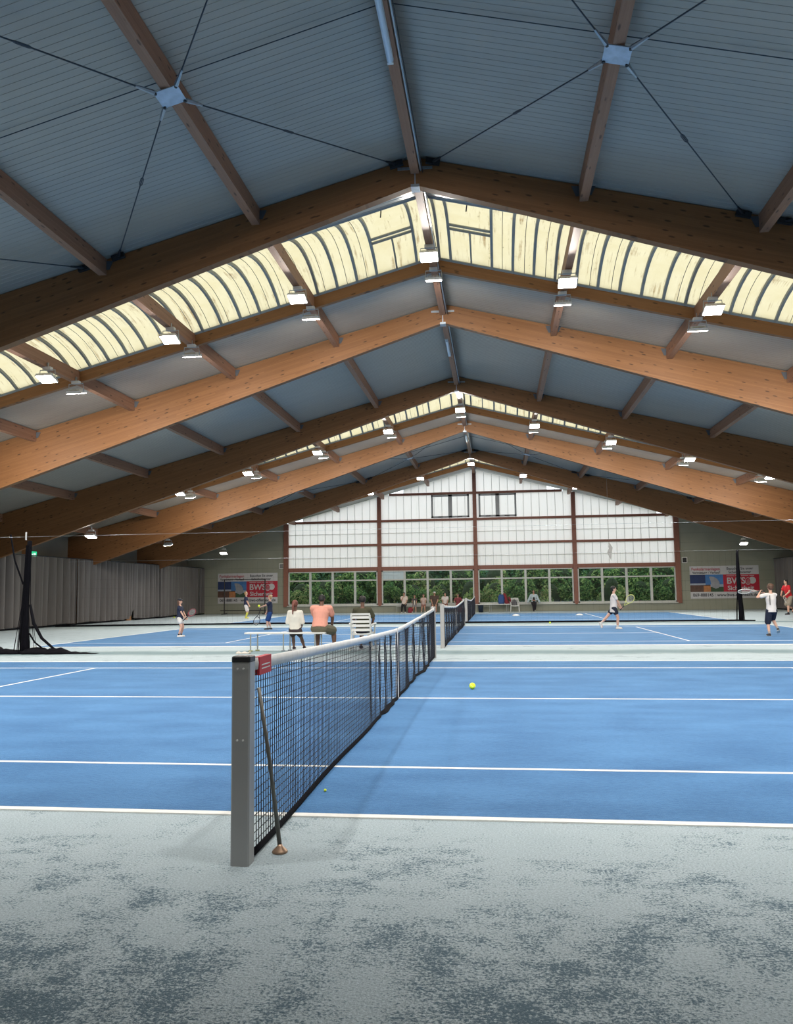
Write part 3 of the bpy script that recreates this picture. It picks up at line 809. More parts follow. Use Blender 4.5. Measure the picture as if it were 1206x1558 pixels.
# ================================================================ BANNERS
def text_mesh(body, size, mat, parent, loc, name='lettering', width=None, bold=0.0, align='LEFT', rx=PI/2):
    cu = D.curves.new('txt', 'FONT'); cu.body = body; cu.size = size; cu.offset = bold; cu.extrude = .002; cu.align_x = align; cu.resolution_u = 3
    ob = D.objects.new('txt', cu); COL.objects.link(ob)
    bpy.context.view_layer.update(); dg = bpy.context.evaluated_depsgraph_get()
    me = D.meshes.new_from_object(ob.evaluated_get(dg)); D.objects.remove(ob); D.curves.remove(cu)
    me.name = name; me.materials.clear(); me.materials.append(mat)
    xs = [v.co.x for v in me.vertices]
    if width and xs:
        s_ = width/(max(xs)-min(xs)); x0 = min(xs)
        for v in me.vertices: v.co.x = (v.co.x-x0)*s_
    o = D.objects.new(name, me); COL.objects.link(o); o.parent = parent; o.location = loc; o.rotation_euler = (rx, 0, 0); return o
BW = simple('banner_white', (.50,.50,.52), .6, var=.04); BR = simple('banner_red', (.42,.012,.035), .6, var=.05); BK = simple('banner_ink', (.02,.02,.03), .6)
BRT = simple('banner_red_ink', (.35,.03,.05), .6); NIGHT = simple('print_night_blue', (.012,.03,.11), .6, var=.4, scale=3); SKYB = simple('print_sky_blue', (.05,.17,.42), .6, var=.4, scale=1.5)
BRN = simple('print_brown_houses', (.09,.045,.03), .6, var=.8, scale=5); ORG = simple('print_orange_glow', (.42,.17,.06), .6, var=.5, scale=5); GRN = simple('print_dark_green', (.03,.07,.03), .6, var=.5, scale=3)
GRYD = simple('print_grey_siren', (.27,.28,.31), .5, var=.2, scale=4); PAL = simple('print_pale_haze', (.30,.34,.42), .6)
def banner(x0, label):
    W, H = 4.25, 2.08; t = empty('advertising_banner', (x0, GABLE-.02, .72)); tag(t, label, 'banner', 'advertising banners on the far wall')
    def rect(name, x0_, x1_, z0, z1, mat, dep=.004):
        return MB().box(x0_, x1_, -dep, 0, z0, z1).build(name, mat, t)
    rect('sheet', 0, W, 0, H, BW, .006)
    rect('red_panel', 2.05, W, .42, 1.52, BR, .010)
    rect('night_print', 0, .95, .95, 1.52, NIGHT, .010); rect('haze_print', .0, .95, .86, .97, PAL, .012)
    rect('house_print', 0, 1.35, .42, .88, BRN, .011); rect('glow_print', .82, 1.25, .42, .80, ORG, .013)
    rect('sky_print', .95, 2.05, .88, 1.52, SKYB, .012); rect('lawn_print', 1.30, 2.05, .42, .88, GRN, .012); rect('horizon_print', 1.25, 2.05, .74, .90, PAL, .014)
    mm = MB(); pts = [(1.18,1.38),(1.30,1.40),(1.50,1.36),(1.68,1.24),(1.80,1.05),(1.82,.82),(1.74,.66),(1.56,.62),(1.38,.70),(1.30,.92),(1.26,1.14)]
    b = len(mm.v); mm.quad_strip([[(x, -.016, z) for x, z in pts], [(x, -.030, z) for x, z in pts]]); mm.build('siren_print', GRYD, t)
    text_mesh('Funkalarmanlagen', .26, BRT, t, (.12, -.014, 1.80), width=1.75, bold=.004)
    text_mesh('Vermietung - Verkauf', .21, BK, t, (.15, -.014, 1.59), width=1.72, bold=.004)
    text_mesh('Besuchen Sie unser', .23, BK, t, (2.30, -.014, 1.82), width=1.62, bold=.003)
    text_mesh('Sicherheitscenter', .23, BK, t, (2.40, -.014, 1.59), width=1.38, bold=.003)
    text_mesh('BWS', .56, BW, t, (2.28, -.016, .93), width=1.12, bold=.012)
    text_mesh('Sicherheit', .40, BW, t, (2.30, -.016, .52), width=1.62, bold=.008)
    text_mesh('069-888145 \u00b7 www.bws-offenbach.de', .28, BK, t, (.14, -.012, .13), width=3.98, bold=.005)
    for (a, b) in ((2.25,2.75),(2.80,3.10),(3.15,3.60),(3.66,3.95)): rect('small_print', a, b, 1.42, 1.445, BW, .014)
    # emblem: pale disc with a raised hand in front
    mm = MB(); mm.disc_stack((3.83,-.018,1.13), [(.22,-.004),(.22,.004)], 24, 'y'); mm.build('emblem_disc', BW, t)
    mm = MB(); mm.disc_stack((3.56,-.024,1.08), [(.235,-.004),(.235,.004)], 20, 'y', .72, 1.0); mm.build('emblem_outline', BW, t)
    mm = MB(); mm.disc_stack((3.56,-.030,1.08), [(.205,-.004),(.205,.004)], 20, 'y', .70, 1.0); mm.build('emblem_ground', BR, t)
    mm = MB(); mm.disc_stack((3.56,-.036,.98), [(.09,-.003),(.09,.003)], 14, 'y')
    for j, (dx, l) in enumerate(((-.075,.13),(-.03,.19),(.015,.20),(.06,.16))): mm.box(3.56+dx, 3.56+dx+.03, -.039, -.033, 1.0, 1.02+l)
    mm.box(3.64, 3.70, -.039, -.033, .96, 1.06); mm.build('emblem_hand', simple('emblem_pink', (.42,.16,.18), .6), t)
    for (a, c_) in ((.05,.05),(W-.05,.05),(.05,H-.05),(W-.05,H-.05)): MB().disc_stack((a,-.01,c_), [(.02,-.006),(.02,.004)], 8, 'y').build('eyelet', STEEL, t)
banner(-17.85, 'wide red and white advertising banner left of the windows')
banner(13.72, 'wide red and white advertising banner right of the windows')
# wall vents
for x, z, mt, lab in ((-13.32, 3.25, simple('grey_vent_slats', (.22,.22,.21), .6), 'small grey wall vent left of the milky window wall'), (13.44, 3.21, BLACKP, 'small black wall vent with pale rim right of the window wall')):
    t = empty('wall_vent', (x, GABLE, z)); tag(t, lab, 'vent')
    mm = MB()
    for a in ((-.17,.17,.15,.19),(-.17,.17,-.19,-.15),(-.17,-.13,-.19,.19),(.13,.17,-.19,.19)): mm.box(a[0], a[1], -.04, 0, a[2], a[3])
    mm.build('rim', WHITEP, t); MB().box(-.13,.13,-.02,-.001,-.15,.15).build('grille', mt, t)
    for j in range(4): MB().box(-.13,.13,-.035,-.02,-.12+.07*j,-.09+.07*j).build('slat', mt, t)
# exit sign on the left wall
t = empty('exit_sign', (-19.9, 34.2, 3.32)); tag(t, 'small green glowing exit sign above left curtain', 'sign')
MB().box(-.06,.0,-.28,.28,-.18,.18).build('housing', BLACKP, t)
MB().box(.0,.006,-.25,.25,-.15,.15).build('lit_face', emis('green_sign_light', (.05,.75,.35), .9), t)
mm = MB(); mm.box(.006,.012,-.02,.16,-.07,.07); mm.box(.006,.012,-.18,-.06,-.03,.03); mm.build('pictogram', emis('white_sign_light', (.7,1,.85), 1.2), t)
# hanging paper markers in the air before the gable
t = empty('hanging_sheets', (6.92, 40.0, 3.30)); tag(t, 'pair of pale sheets hanging diagonally before the milky wall', 'hanging sheets')
sh = simple('pale_sheet', (.25,.25,.24), .7)
for (a, pts) in ((1, [(-.02,.42),(.14,.14),(.09,-.16),(-.06,.16)]), (2, [(-.04,.12),(.09,-.16),(.05,-.50),(-.13,-.12)])):
    mm = MB(); mm.quad_strip([[(x, -.01-.02*a, z) for x, z in pts], [(x, .0-.02*a, z) for x, z in pts]]); mm.build('sheet', sh, t)
MB().tube([(-.02,0,.42),(-.02,0,roof_z(6.92)-3.3)], .004, 4).build('string', sh, t)

# ================================================================ LOOSE OBJECTS
YEL = simple('yellow_green_felt', (.72,.88,.04), .8, var=.1, scale=30)
def tball(x, y, r, lab, z=None):
    t = empty('tennis_ball', (x, y, (r+.006) if z is None else z)); tag(t, lab, 'ball', 'tennis balls on the floor')
    bm = bmesh.new(); bmesh.ops.create_uvsphere(bm, u_segments=20, v_segments=12, radius=r); me = D.meshes.new('felt_ball'); bm.to_mesh(me); bm.free()
    me.materials.append(YEL); me.polygons.foreach_set('use_smooth', [True]*len(me.polygons)); link('felt_ball', me, t)
    pts = [Vector((math.cos(a)*(1-.0)*math.cos(.45*math.sin(2*a)), math.sin(a)*math.cos(.45*math.sin(2*a)), math.sin(.45*math.sin(2*a))))*r*1.0 for a in [2*PI*i/28 for i in range(29)]]
    MB().tube(pts, r*.035, 4).build('seam', WHITEP, t)
tball(.96, 11.55, .045, 'bright yellow tennis ball on the near court right of net')
tball(.10, 5.65, .010, 'tiny pale green ball by the foot of the large net')
for (x, y, lab) in ((3.5, 33.6, 'yellow tennis ball lying by the black net hem'), (-17.8, 45.5, 'yellow tennis ball near the left curtain end')): tball(x, y, .04, lab)
MK = simple('white_marker_rubber', (.75,.75,.72), .6)
for (x, y, lab) in ((2.35, 44.2, 'white floor marker disc on the far court near the backpack'), (5.75, 44.0, 'white floor marker disc on far court left of the running girl'), ):
    t = empty('marker_disc', (x, y, .008)); tag(t, lab, 'marker', 'white marker discs')
    MB().disc_stack((0,0,0), [(.20,.0),(.20,.02),(.13,.07),(.05,.085)], 16).build('disc', MK, t, True)
t = empty('folded_towel', (-4.62, 18.25, 0)); tag(t, 'small crumpled white towel on the floor behind the bench', 'towel')
mm = MB(); mm.quad_strip([[(-.16+.32*i/8, -.08*math.sin(.5+i*.3), .01+.0*j) if False else (-.16+.04*i, -.09+.18*j/5, .012+.045*math.sin(PI*j/5)*(.6+.4*math.sin(i*1.7))) for j in range(6)] + [(-.16+.04*i, .09-.18*j/5, .002) for j in range(6)] for i in range(9)]); mm.build('cloth', simple('white_terry', (.62,.58,.52), .9), t, True)

# bench with three leg pairs
def bench(x0, x1, y, h, label, legs, wd=.30, mat=None):
    mat = mat or WHITEP; t = empty('bench', ((x0+x1)/2, y, 0)); tag(t, label, 'bench'); xc = (x0+x1)/2
    MB().box(x0-xc, x1-xc, -wd/2, wd/2, h-.035, h).build('seat', mat, t)
    fl_ = simple('leg_yellow_green', (.36,.38,.16), .5)
    for j, lx in enumerate(legs):
        for sy in (-1, 1):
            mm = MB(); y_ = sy*wd*.36
            mm.tube([(lx-xc+sy*.055, y_, h-.04), (lx-xc+sy*.055, y_, .02)], .017, 6)
            lg = mm.build('leg', simple('bench_leg_grey', (.38,.40,.38), .4, .3), t)
            mm = MB(); mm.tube([(lx-xc+sy*.055-.05, y_, .018), (lx-xc+sy*.055+.05, y_, .018)], .018, 6); mm.build('foot', fl_ if j == 0 else STEEL, lg)
    return t
bench(-4.78, -2.78, 18.95, .455, 'long white bench behind the near net', (-4.58, -3.76, -2.98))
bench(-.05, 2.2, 52.35, .52, 'long white bench against window wall carrying the backpack', (.05, .9, 2.0), .4)
bench(-5.3, -.6, 52.45, .45, 'low pale bench along window wall with seated spectators', (-5.2, -3.0, -.7), .35, simple('pale_grey_board', (.40,.40,.37), .6))

# plastic chair
def chair(x, y, rz, label, sc=1.0):
    t = empty('garden_chair', (x, y, 0), rz); tag(t, label, 'chair', 'white plastic garden chairs'); M_ = simple('white_plastic', (.62,.62,.60), .35, var=.05)
    # faces +y
    MB().quad_strip([[(xx, yy, .40+.02*(yy/.22)**2+dz) for yy in (-.22,-.1,.05,.2,.24)] + [(xx, yy, .375+dz) for yy in (.24,.2,.05,-.1,-.22)] for xx, dz in ((-.24,.015),(-.12,0),(0,-.006),(.12,0),(.24,.015))]).build('seat', M_, t, False)
    bk = empty('backrest'); bk.parent = t
    mm = MB()
    for sx in (-1, 1): mm.tube([(sx*.235,-.20,.38),(sx*.235,-.26,.62),(sx*.225,-.31,.86)], .024, 6)
    mm.build('side_post', M_, bk)
    for z in (.50,.60,.70,.80):
        f = (z-.38)/.48; MB().obox((0,-.21-.10*f,z), (.46,.018,.062), Matrix.Rotation(-.2, 3, 'X')).build('slat', M_, bk)
    MB().obox((0,-.305,.875), (.47,.022,.05)).build('top_rail', M_, bk)
    for sx in (-1, 1):
        MB().tube([(sx*.235,-.24,.60),(sx*.30,-.12,.64),(sx*.30,.16,.64),(sx*.27,.24,.60)], .024, 6).build('armrest', M_, t)
        MB().tube([(sx*.27,.23,.62),(sx*.26,.23,.40),(sx*.29,.26,.0)], [.02,.024,.02], 6).build('leg', M_, t)
        MB().tube([(sx*.235,-.20,.40),(sx*.27,-.28,.0)], [.024,.02], 6).build('leg', M_, t)
    return t
chair(-1.93, 19.2, 0, 'white plastic garden chair with the olive shirt sitter')
chair(2.48, 52.0, PI, 'white plastic garden chair at window wall holding a bag')

# bags at the far wall
def bag(name, x, y, z, w_, d_, h_, mat, label, cat, strap=True, rz=0):
    t = empty(name, (x, y, z), rz); tag(t, label, cat); n = 14; rings = []
    for i in range(8):
        f = i/7; s_ = (.86+.16*math.sin(PI*min(1, f*1.1)))*(1 if f < .8 else 1-(f-.8)*1.9)
        rings.append([(w_/2*s_*abs(math.cos(2*PI*j/n))**.7*(1 if math.cos(2*PI*j/n) > 0 else -1), d_/2*s_*abs(math.sin(2*PI*j/n))**.7*(1 if math.sin(2*PI*j/n) > 0 else -1), h_*f) for j in range(n)])
    MB().quad_strip(rings).build('bag_body', mat, t, True)
    MB().obox((0,-d_*.47,h_*.30), (w_*.62, .06, h_*.38)).build('pocket', mat, t)
    if strap: MB().tube([(-w_*.15,0,h_*.95),(-w_*.1,-.01,h_*1.07),(w_*.1,-.01,h_*1.07),(w_*.15,0,h_*.95)], .014, 6).build('handle', BLACKP, t)
    return t
NAVYB = simple('blue_rucksack_cloth', (.02,.07,.22), .7); DKRED = simple('dark_red_cloth', (.20,.02,.03), .8)
bag('backpack', 1.62, 52.3, .52, .42, .26, .62, NAVYB, 'tall blue backpack on the white bench at window wall', 'backpack')
t = empty('jacket', (2.0, 52.32, .52)); tag(t, 'dark red jacket heaped against the blue backpack', 'jacket')
MB().quad_strip([[((.16+.05*math.sin(i*1.5+j))*math.cos(2*PI*j/10)*(1-i/12)-.05*i/2, (.12+.02*math.sin(j*2))*math.sin(2*PI*j/10)*(1-i/12), .10*i) for j in range(10)] for i in range(8)]).build('cloth', DKRED, t, True)
MB().tube([(.1,-.1,.45),(.2,-.12,.25),(.22,-.1,.05)], [.06,.05,.04], 8).build('sleeve', DKRED, t, True)
bag('tote_bag', 2.45, 52.05, .42, .34, .2, .34, simple('black_white_bag_cloth', (.10,.10,.11), .7, var=.9, scale=6), 'black and white bag on the far plastic chair', 'bag')
bag('sports_bag', -.95, 52.2, 0, .5, .3, .34, DKRED, 'dark red sports bag on floor beneath the right-end spectator', 'bag')
bag('sports_bag', -4.33, 52.1, 0, .34, .25, .36, DKRED, 'small red sports bag on floor beside black trousers spectator', 'bag')
t = empty('waste_bin', (.28, 52.1, 0)); tag(t, 'dark blue waste bin under the left end of white bench', 'bin')
MB().disc_stack((0,0,0), [(.15,0),(.18,.44),(.19,.45),(.19,.47),(.165,.47),(.15,.05)], 18).build('bin_body', simple('dark_navy_plastic', (.015,.025,.05), .5), t, True)
MB().disc_stack((0,0,0), [(.195,.455),(.195,.475),(.18,.475)], 18).build('rim', simple('dark_navy_plastic', (.015,.025,.05), .5), t, True)

# rebound net frame before the left banner
t = empty('rebound_frame', (-15.65, 52.2, 0)); tag(t, 'black metal rebound frame standing before the left banner', 'frame')
for sx in (-1, 1):
    MB().tube([(sx*1.42,0,.05),(sx*1.42,0,2.36)], .04, 8).build('post', BLACKP, t)
    MB().tube([(sx*1.42,-.5,.04),(sx*1.42,.5,.04)], .035, 6).build('foot', BLACKP, t)
MB().tube([(-1.7,0,.26),(1.5,0,.26)], .035, 6).build('crossbar', BLACKP, t)
MB().tube([(-1.42,0,2.36),(1.42,0,2.36)], .025, 6).build('crossbar', BLACKP, t)
V = []; Fc = []
for i in range(29): thin((-1.4+i*.1,0,.3), (-1.4+i*.1,0,2.34), .002)
for i in range(21): thin((-1.4,0,.3+i*.1), (1.4,0,.3+i*.1), .002)
me = D.meshes.new('netting'); me.from_pydata(V, [], Fc); me.materials.append(NETM); o = link('netting', me, t); o['kind'] = 'stuff'

# ================================================================ RACKETS
def racket(grip, direction, normal, label, framecol, L=.62):
    """grip: hand point; the handle centre sits there"""
    d = Vector(direction).normalized(); n = Vector(normal); n = (n - d*n.dot(d)).normalized(); s_ = d.cross(n)
    t = empty('tennis_racket', grip); tag(t, label, 'racket', 'tennis rackets in players hands')
    fm = simple('racket_'+framecol[0], framecol[1], .35)
    def P(u, v, w_=0): return d*u + s_*v + n*w_
    MB().tube([P(-.10,0), P(.12,0)], .016, 8).build('grip', BLACKP, t)
    c0 = L-.19; a_, b_ = .165*L/.62, .125*L/.62
    mm = MB(); mm.tube([P(c0-a_*math.cos(q)*1.0, b_*math.sin(q)) for q in [2*PI*i/28 for i in range(29)]], .013, 6)
    mm.tube([P(.12,0), P(c0-a_*.80, .075)], .011, 6); mm.tube([P(.12,0), P(c0-a_*.80, -.075)], .011, 6); mm.build('frame', fm, t, True)
    sm = MB()
    for i in range(-5, 6):
        f = i/6; v = b_*f; h_ = a_*math.sqrt(max(0, 1-f*f)); sm.tube([P(c0-h_, v), P(c0+h_, v)], .0014, 3)
    for i in range(-7, 8):
        f = i/8; u = a_*f; h_ = b_*math.sqrt(max(0, 1-f*f)); sm.tube([P(c0+u, -h_), P(c0+u, h_)], .0014, 3)
    o = sm.build('strings', simple('racket_string', (.6,.6,.55), .4), t); o['kind'] = 'stuff'
    return t

# ================================================================ PEOPLE
def capsule(mb, a, b, r0, r1, n=10, sx=None):
    a = Vector(a); b = Vector(b); d = (b-a); L = d.length
    d = d.normalized() if L > 1e-6 else Vector((0,0,1))
    u = d.orthogonal().normalized(); v = d.cross(u); rings = []
    for k in range(4):
        q = PI/2*(1-k/3.001); rings.append((a - d*r0*math.sin(q), r0*math.cos(q)+1e-4))
    for k in range(4):
        q = PI/2*(k/3.001); rings.append((b + d*r1*math.sin(q), r1*math.cos(q)+1e-4))
    mb.quad_strip([[c+(u*math.cos(2*PI*j/n)+v*math.sin(2*PI*j/n))*r for j in range(n)] for c, r in rings])
def ellip(mb, c, rx, ry, rz, R=None, n=14, m_=9):
    c = Vector(c); R = R or Matrix.Identity(3); rings = []
    for i in range(m_):
        q = -PI/2+PI*(i+.02)/(m_-.96); q = max(-PI/2+.02, min(PI/2-.02, -PI/2+PI*i/(m_-1)))
        rings.append([c + R @ Vector((rx*math.cos(q)*math.cos(2*PI*j/n), ry*math.cos(q)*math.sin(2*PI*j/n), rz*math.sin(q))) for j in range(n)])
    mb.quad_strip(rings)
def torso(mb, pts, right):
    """loft of ellipses: pts = [(centre, rx, ry)]"""
    right = Vector(right).normalized(); rings = []; n = 18
    P = [Vector(p[0]) for p in pts]
    for i, (c, rx, ry) in enumerate(pts):
        d = (P[min(i+1, len(P)-1)]-P[max(i-1, 0)]).normalized(); r = (right - d*right.dot(d)).normalized(); f = r.cross(d)
        rings.append([P[i] + r*rx*math.cos(2*PI*j/n) - f*ry*math.sin(2*PI*j/n) for j in range(n)])
    mb.quad_strip(rings)
def remesh(mb, name, mat, parent, vox, smooth=4):
    me = D.meshes.new(name); me.from_pydata([tuple(v) for v in mb.v], [], mb.f); me.update()
    bm = bmesh.new(); bm.from_mesh(me); bmesh.ops.recalc_face_normals(bm, faces=bm.faces); bm.to_mesh(me); bm.free()
    ob = D.objects.new(name, me); COL.objects.link(ob)
    md = ob.modifiers.new('r', 'REMESH'); md.mode = 'VOXEL'; md.voxel_size = vox; md.use_smooth_shade = True
    ms = ob.modifiers.new('s', 'SMOOTH'); ms.factor = .5; ms.iterations = smooth
    bpy.context.view_layer.update(); dg = bpy.context.evaluated_depsgraph_get()
    me2 = D.meshes.new_from_object(ob.evaluated_get(dg)); D.objects.remove(ob); D.meshes.remove(me)
    me2.name = name; me2.materials.clear(); me2.materials.append(mat)
    o = D.objects.new(name, me2); COL.objects.link(o); o.parent = parent; return o
def ik(a, c, l1, l2, hint):
    a = Vector(a); c = Vector(c); d = c-a; L = min(d.length, (l1+l2)*.998); dn_ = d.normalized(); c = a+dn_*L
    x = (l1*l1-l2*l2+L*L)/(2*L); h = math.sqrt(max(0, l1*l1-x*x)); hv = Vector(hint); hv = (hv-dn_*hv.dot(dn_))
    hv = hv.normalized() if hv.length > 1e-5 else dn_.orthogonal(); return a+dn_*x+hv*h, c
SKIN = {'light': simple('skin_light', (.62,.36,.26), .5, var=.05), 'tan': simple('skin_tan', (.46,.25,.17), .5, var=.05), 'brown': simple('skin_brown', (.17,.085,.055), .5, var=.05)}
HAIR = {'blond': simple('hair_blond', (.42,.26,.12), .6, var=.3, scale=30), 'brown': simple('hair_brown', (.10,.05,.03), .6, var=.4, scale=30), 'black': simple('hair_black', (.010,.008,.008), .6, var=.4, scale=30), 'auburn': simple('hair_auburn', (.16,.05,.035), .6, var=.4, scale=30), 'grey': simple('hair_grey', (.2,.17,.15), .6)}
EYE = simple('eye_dark', (.01,.008,.008), .3); LIP = simple('lip', (.35,.10,.09), .5)
def cloth(c): 
    return simple('cloth_%02d_%02d_%02d' % tuple(int(q*99) for q in c), c, .85, var=.1, scale=12)
def person(loc, rz, label, H, skin='light', hair='brown', hairstyle='short', shirt=(.8,.8,.8), bottoms=(.02,.03,.08), kind='shorts', leglen=.55,
           sit=None, lean=0.0, lw=None, rw=None, la=None, ra=None, head_yaw=0.0, head_pitch=0.0, socks=None, shoes=(.7,.7,.7), hat=None, child=False, group=None,
           sleeve=.55, longshirt=0.0, vox=.011, twist=0.0, lh=(-1,-.6,0), rh=(1,-.6,0), lk=(0,1,0), rk=(0,1,0), toeL=(0,1,0), toeR=(0,1,0), pelvis=None, fat=1.0, curl=.6, open_shirt=None):
    """local frame: faces +y, x to its right. wrist/ankle targets are local metres; returns (root, joints in world)."""
    t = empty('person', loc, rz); tag(t, label, 'person', group)
    hs = .150 if child else .132                       # head height share
    hd = hs*H; legL = (.47 if not child else .455)*H; tor = .30*H if not child else .30*H
    thigh = legL*.51; shin = legL*.49; ank = .045*H
    pz = (sit + .055*H) if sit is not None else (ank + legL*.985)
    pv = Vector((pelvis[0], pelvis[1], pz)) if pelvis else Vector((0, 0, pz))
    spine = Vector((0, math.sin(lean), math.cos(lean)))
    R = Matrix.Rotation(twist, 3, 'Z'); right = R @ Vector((1,0,0)); fwd = R @ Vector((0,1,0))
    chest = pv + spine*tor*.72; sh_c = pv + spine*tor*.98; neck = pv + spine*(tor*1.10)
    hy = Matrix.Rotation(head_yaw, 3, 'Z') @ Matrix.Rotation(head_pitch, 3, 'X')
    headc = neck + spine*.03*H + (Vector((0,0,1))*.6+spine*.4)*hd*.52
    sw = (.108 if not child else .102)*H*fat; hw_ = .052*H*fat
    S = {-1: sh_c - right*sw, 1: sh_c + right*sw}; Hp = {-1: pv - Vector((1,0,0))*hw_ - Vector((0,0,.01*H)), 1: pv + Vector((1,0,0))*hw_ - Vector((0,0,.01*H))}
    ua, fa = .165*H, .150*H
    W = {-1: Vector(lw) if lw else S[-1]+Vector((-.03*H,.03*H,-.31*H)), 1: Vector(rw) if rw else S[1]+Vector((.03*H,.03*H,-.31*H))}
    A = {-1: Vector(la) if la else Vector((-hw_*1.15, 0, ank)), 1: Vector(ra) if ra else Vector((hw_*1.15, 0, ank))}
    E = {}; K = {}
    for s_, hint in ((-1, lh), (1, rh)): E[s_], W[s_] = ik(S[s_], W[s_], ua, fa, hint)
    for s_, hint in ((-1, lk), (1, rk)): K[s_], A[s_] = ik(Hp[s_], A[s_], thigh, shin, hint)
    toe = {-1: Vector(toeL).normalized(), 1: Vector(toeR).normalized()}
    b = MB(); q = H*fat
    torso(b, [(pv-spine*.05*H, .075*q, .060*q), (pv, .088*q, .066*q), (pv+spine*tor*.35, .076*q, .056*q), (chest, .092*q, .064*q), (sh_c-spine*.01*H, .088*q, .050*q), (neck, .034*H, .034*H)], right)
    capsule(b, neck-spine*.02*H, headc-Vector((0,0,hd*.1)), .031*H, .030*H)
    for s_ in (-1, 1):
        capsule(b, S[s_], E[s_], .031*q, .024*q); capsule(b, E[s_], W[s_], .024*q, .0165*q)
        capsule(b, S[s_]*.55+sh_c*.45, S[s_], .036*q, .033*q)
        capsule(b, Hp[s_], K[s_], .052*q, .034*q); capsule(b, K[s_], K[s_]*.6+A[s_]*.4, .033*q, .033*q); capsule(b, K[s_]*.6+A[s_]*.4, A[s_], .033*q, .020*q)
        ft = toe[s_]; capsule(b, A[s_]-Vector((0,0,.012*H)), A[s_]+ft*.07*H-Vector((0,0,.024*H)), .020*H, .016*H)
        # hand: palm and five fingers
        hdv = (W[s_]-E[s_]).normalized(); pn = hdv.cross(Vector((0,0,1)) if abs(hdv.z) < .9 else Vector((0,1,0))).normalized()*s_
        # palm faces inward
        inw = (-right*s_); pn = (inw - hdv*inw.dot(hdv)); pn = pn.normalized() if pn.length > .2 else hdv.orthogonal().normalized()
        sd = hdv.cross(pn).normalized(); sd = sd if sd.y > 0 else -sd
        k_ = H/1.75
        ph = W[s_]+hdv*.045*k_
        ellip(b, ph, .040*k_, .017*k_, .050*k_, Matrix((sd, pn, hdv)).transposed())
        for j, l in enumerate((.068,.078,.072,.056)):
            f0 = W[s_]+hdv*.082*k_+sd*(.028-.019*j)*k_; c1 = (hdv*(1-curl*.4)+pn*curl*.7).normalized(); c2 = (hdv*(1-curl*1.2)+pn*curl*1.3).normalized()
            f1 = f0+c1*l*.5*k_; f2 = f1+c2*l*.5*k_; capsule(b, f0-hdv*.02*k_, f1, .0095*k_, .0085*k_, 6); capsule(b, f1, f2, .0085*k_, .007*k_, 6)
        th0 = W[s_]+hdv*.03*k_+sd*.030*k_; th1 = th0+(sd*.6+hdv*.8).normalized()*.035*k_; th2 = th1+(hdv+pn*curl).normalized()*.028*k_
        capsule(b, th0, th1, .011*k_, .010*k_, 6); capsule(b, th1, th2, .010*k_, .008*k_, 6)
    # head: skull, jaw, nose, ears
    def Hd(x, y, z): return headc + hy @ Vector((x, y, z))*hd
    ellip(b, Hd(0,-.03,.10), .335*hd, .40*hd, .40*hd, hy); ellip(b, Hd(0,.07,-.18), .25*hd, .29*hd, .31*hd, hy)
    capsule(b, Hd(0,.36,.02), Hd(0,.43,-.10), .035*hd, .055*hd, 6)
    for s_ in (-1, 1): ellip(b, Hd(s_*.335,-.02,-.03), .04*hd, .085*hd, .12*hd, hy)
    remesh(b, 'body', SKIN[skin], t, vox)
    for s_ in (-1, 1):
        m_ = MB(); ellip(m_, Hd(s_*.14,.335,.02), .055*hd, .04*hd, .035*hd, hy, 8, 6); m_.build('eye', EYE, t, True)
    m_ = MB(); ellip(m_, Hd(0,.345,-.25), .10*hd, .035*hd, .022*hd, hy, 8, 6); m_.build('mouth', LIP, t, True)
    # hair
    h_ = MB(); ellip(h_, Hd(0,-.075,.155), .375*hd, .41*hd, .385*hd, hy)
    if hairstyle == 'short': ellip(h_, Hd(0,-.19,-.02), .34*hd, .27*hd, .30*hd, hy)
    elif hairstyle == 'afro': ellip(h_, Hd(0,-.08,.18), .44*hd, .45*hd, .42*hd, hy)
    elif hairstyle == 'mop':
        for a_ in range(9): ellip(h_, Hd(.30*math.sin(a_*.7-2.8), -.1-.2*math.cos(a_*.7-2.8)*-1*.6, .16+.1*math.sin(a_*2.1)), .16*hd, .17*hd, .17*hd, hy)
        ellip(h_, Hd(0,-.16,-.02), .36*hd, .28*hd, .33*hd, hy)
    elif hairstyle in ('pony', 'long'):
        ellip(h_, Hd(0,-.17,.0), .36*hd, .30*hd, .33*hd, hy)
        if hairstyle == 'pony':
            capsule(h_, Hd(0,-.42,.12), Hd(.03,-.66,-.15), .12*hd, .16*hd); capsule(h_, Hd(.03,-.66,-.15), Hd(.05,-.82,-1.15), .16*hd, .07*hd)
        else: capsule(h_, Hd(-.1,-.25,-.1), Hd(-.12,-.2,-.75), .26*hd, .16*hd); capsule(h_, Hd(.1,-.25,-.1), Hd(.12,-.2,-.75), .26*hd, .16*hd)
    remesh(h_, 'hair', HAIR[hair], t, max(vox, .012), 2)
    if hat:
        m_ = MB(); ellip(m_, Hd(0,-.04,.30), .385*hd, .44*hd, .26*hd, hy); capsule(m_, Hd(-.12,.36,.24), Hd(.12,.36,.24), .10*hd, .10*hd); ellip(m_, Hd(0,.44,.22), .26*hd, .20*hd, .035*hd, hy)
        remesh(m_, 'cap', cloth(hat), t, .012, 2)
    # shirt
    s = MB(); g = .011*H; low = pv - spine*(.035*H+longshirt*H)
    if sit is not None: low = pv - spine*.01*H
    torso(s, [(low, .097*q+g+longshirt*.1*H, .076*q+g), (pv+spine*.03*H, .094*q+g, .071*q+g), (pv+spine*tor*.4, .086*q+g, .064*q+g), (chest, .099*q+g, .069*q+g), (sh_c+spine*.004*H, .086*q+g, .052*q+g), (neck-spine*.012*H, .040*H, .040*H)], right)
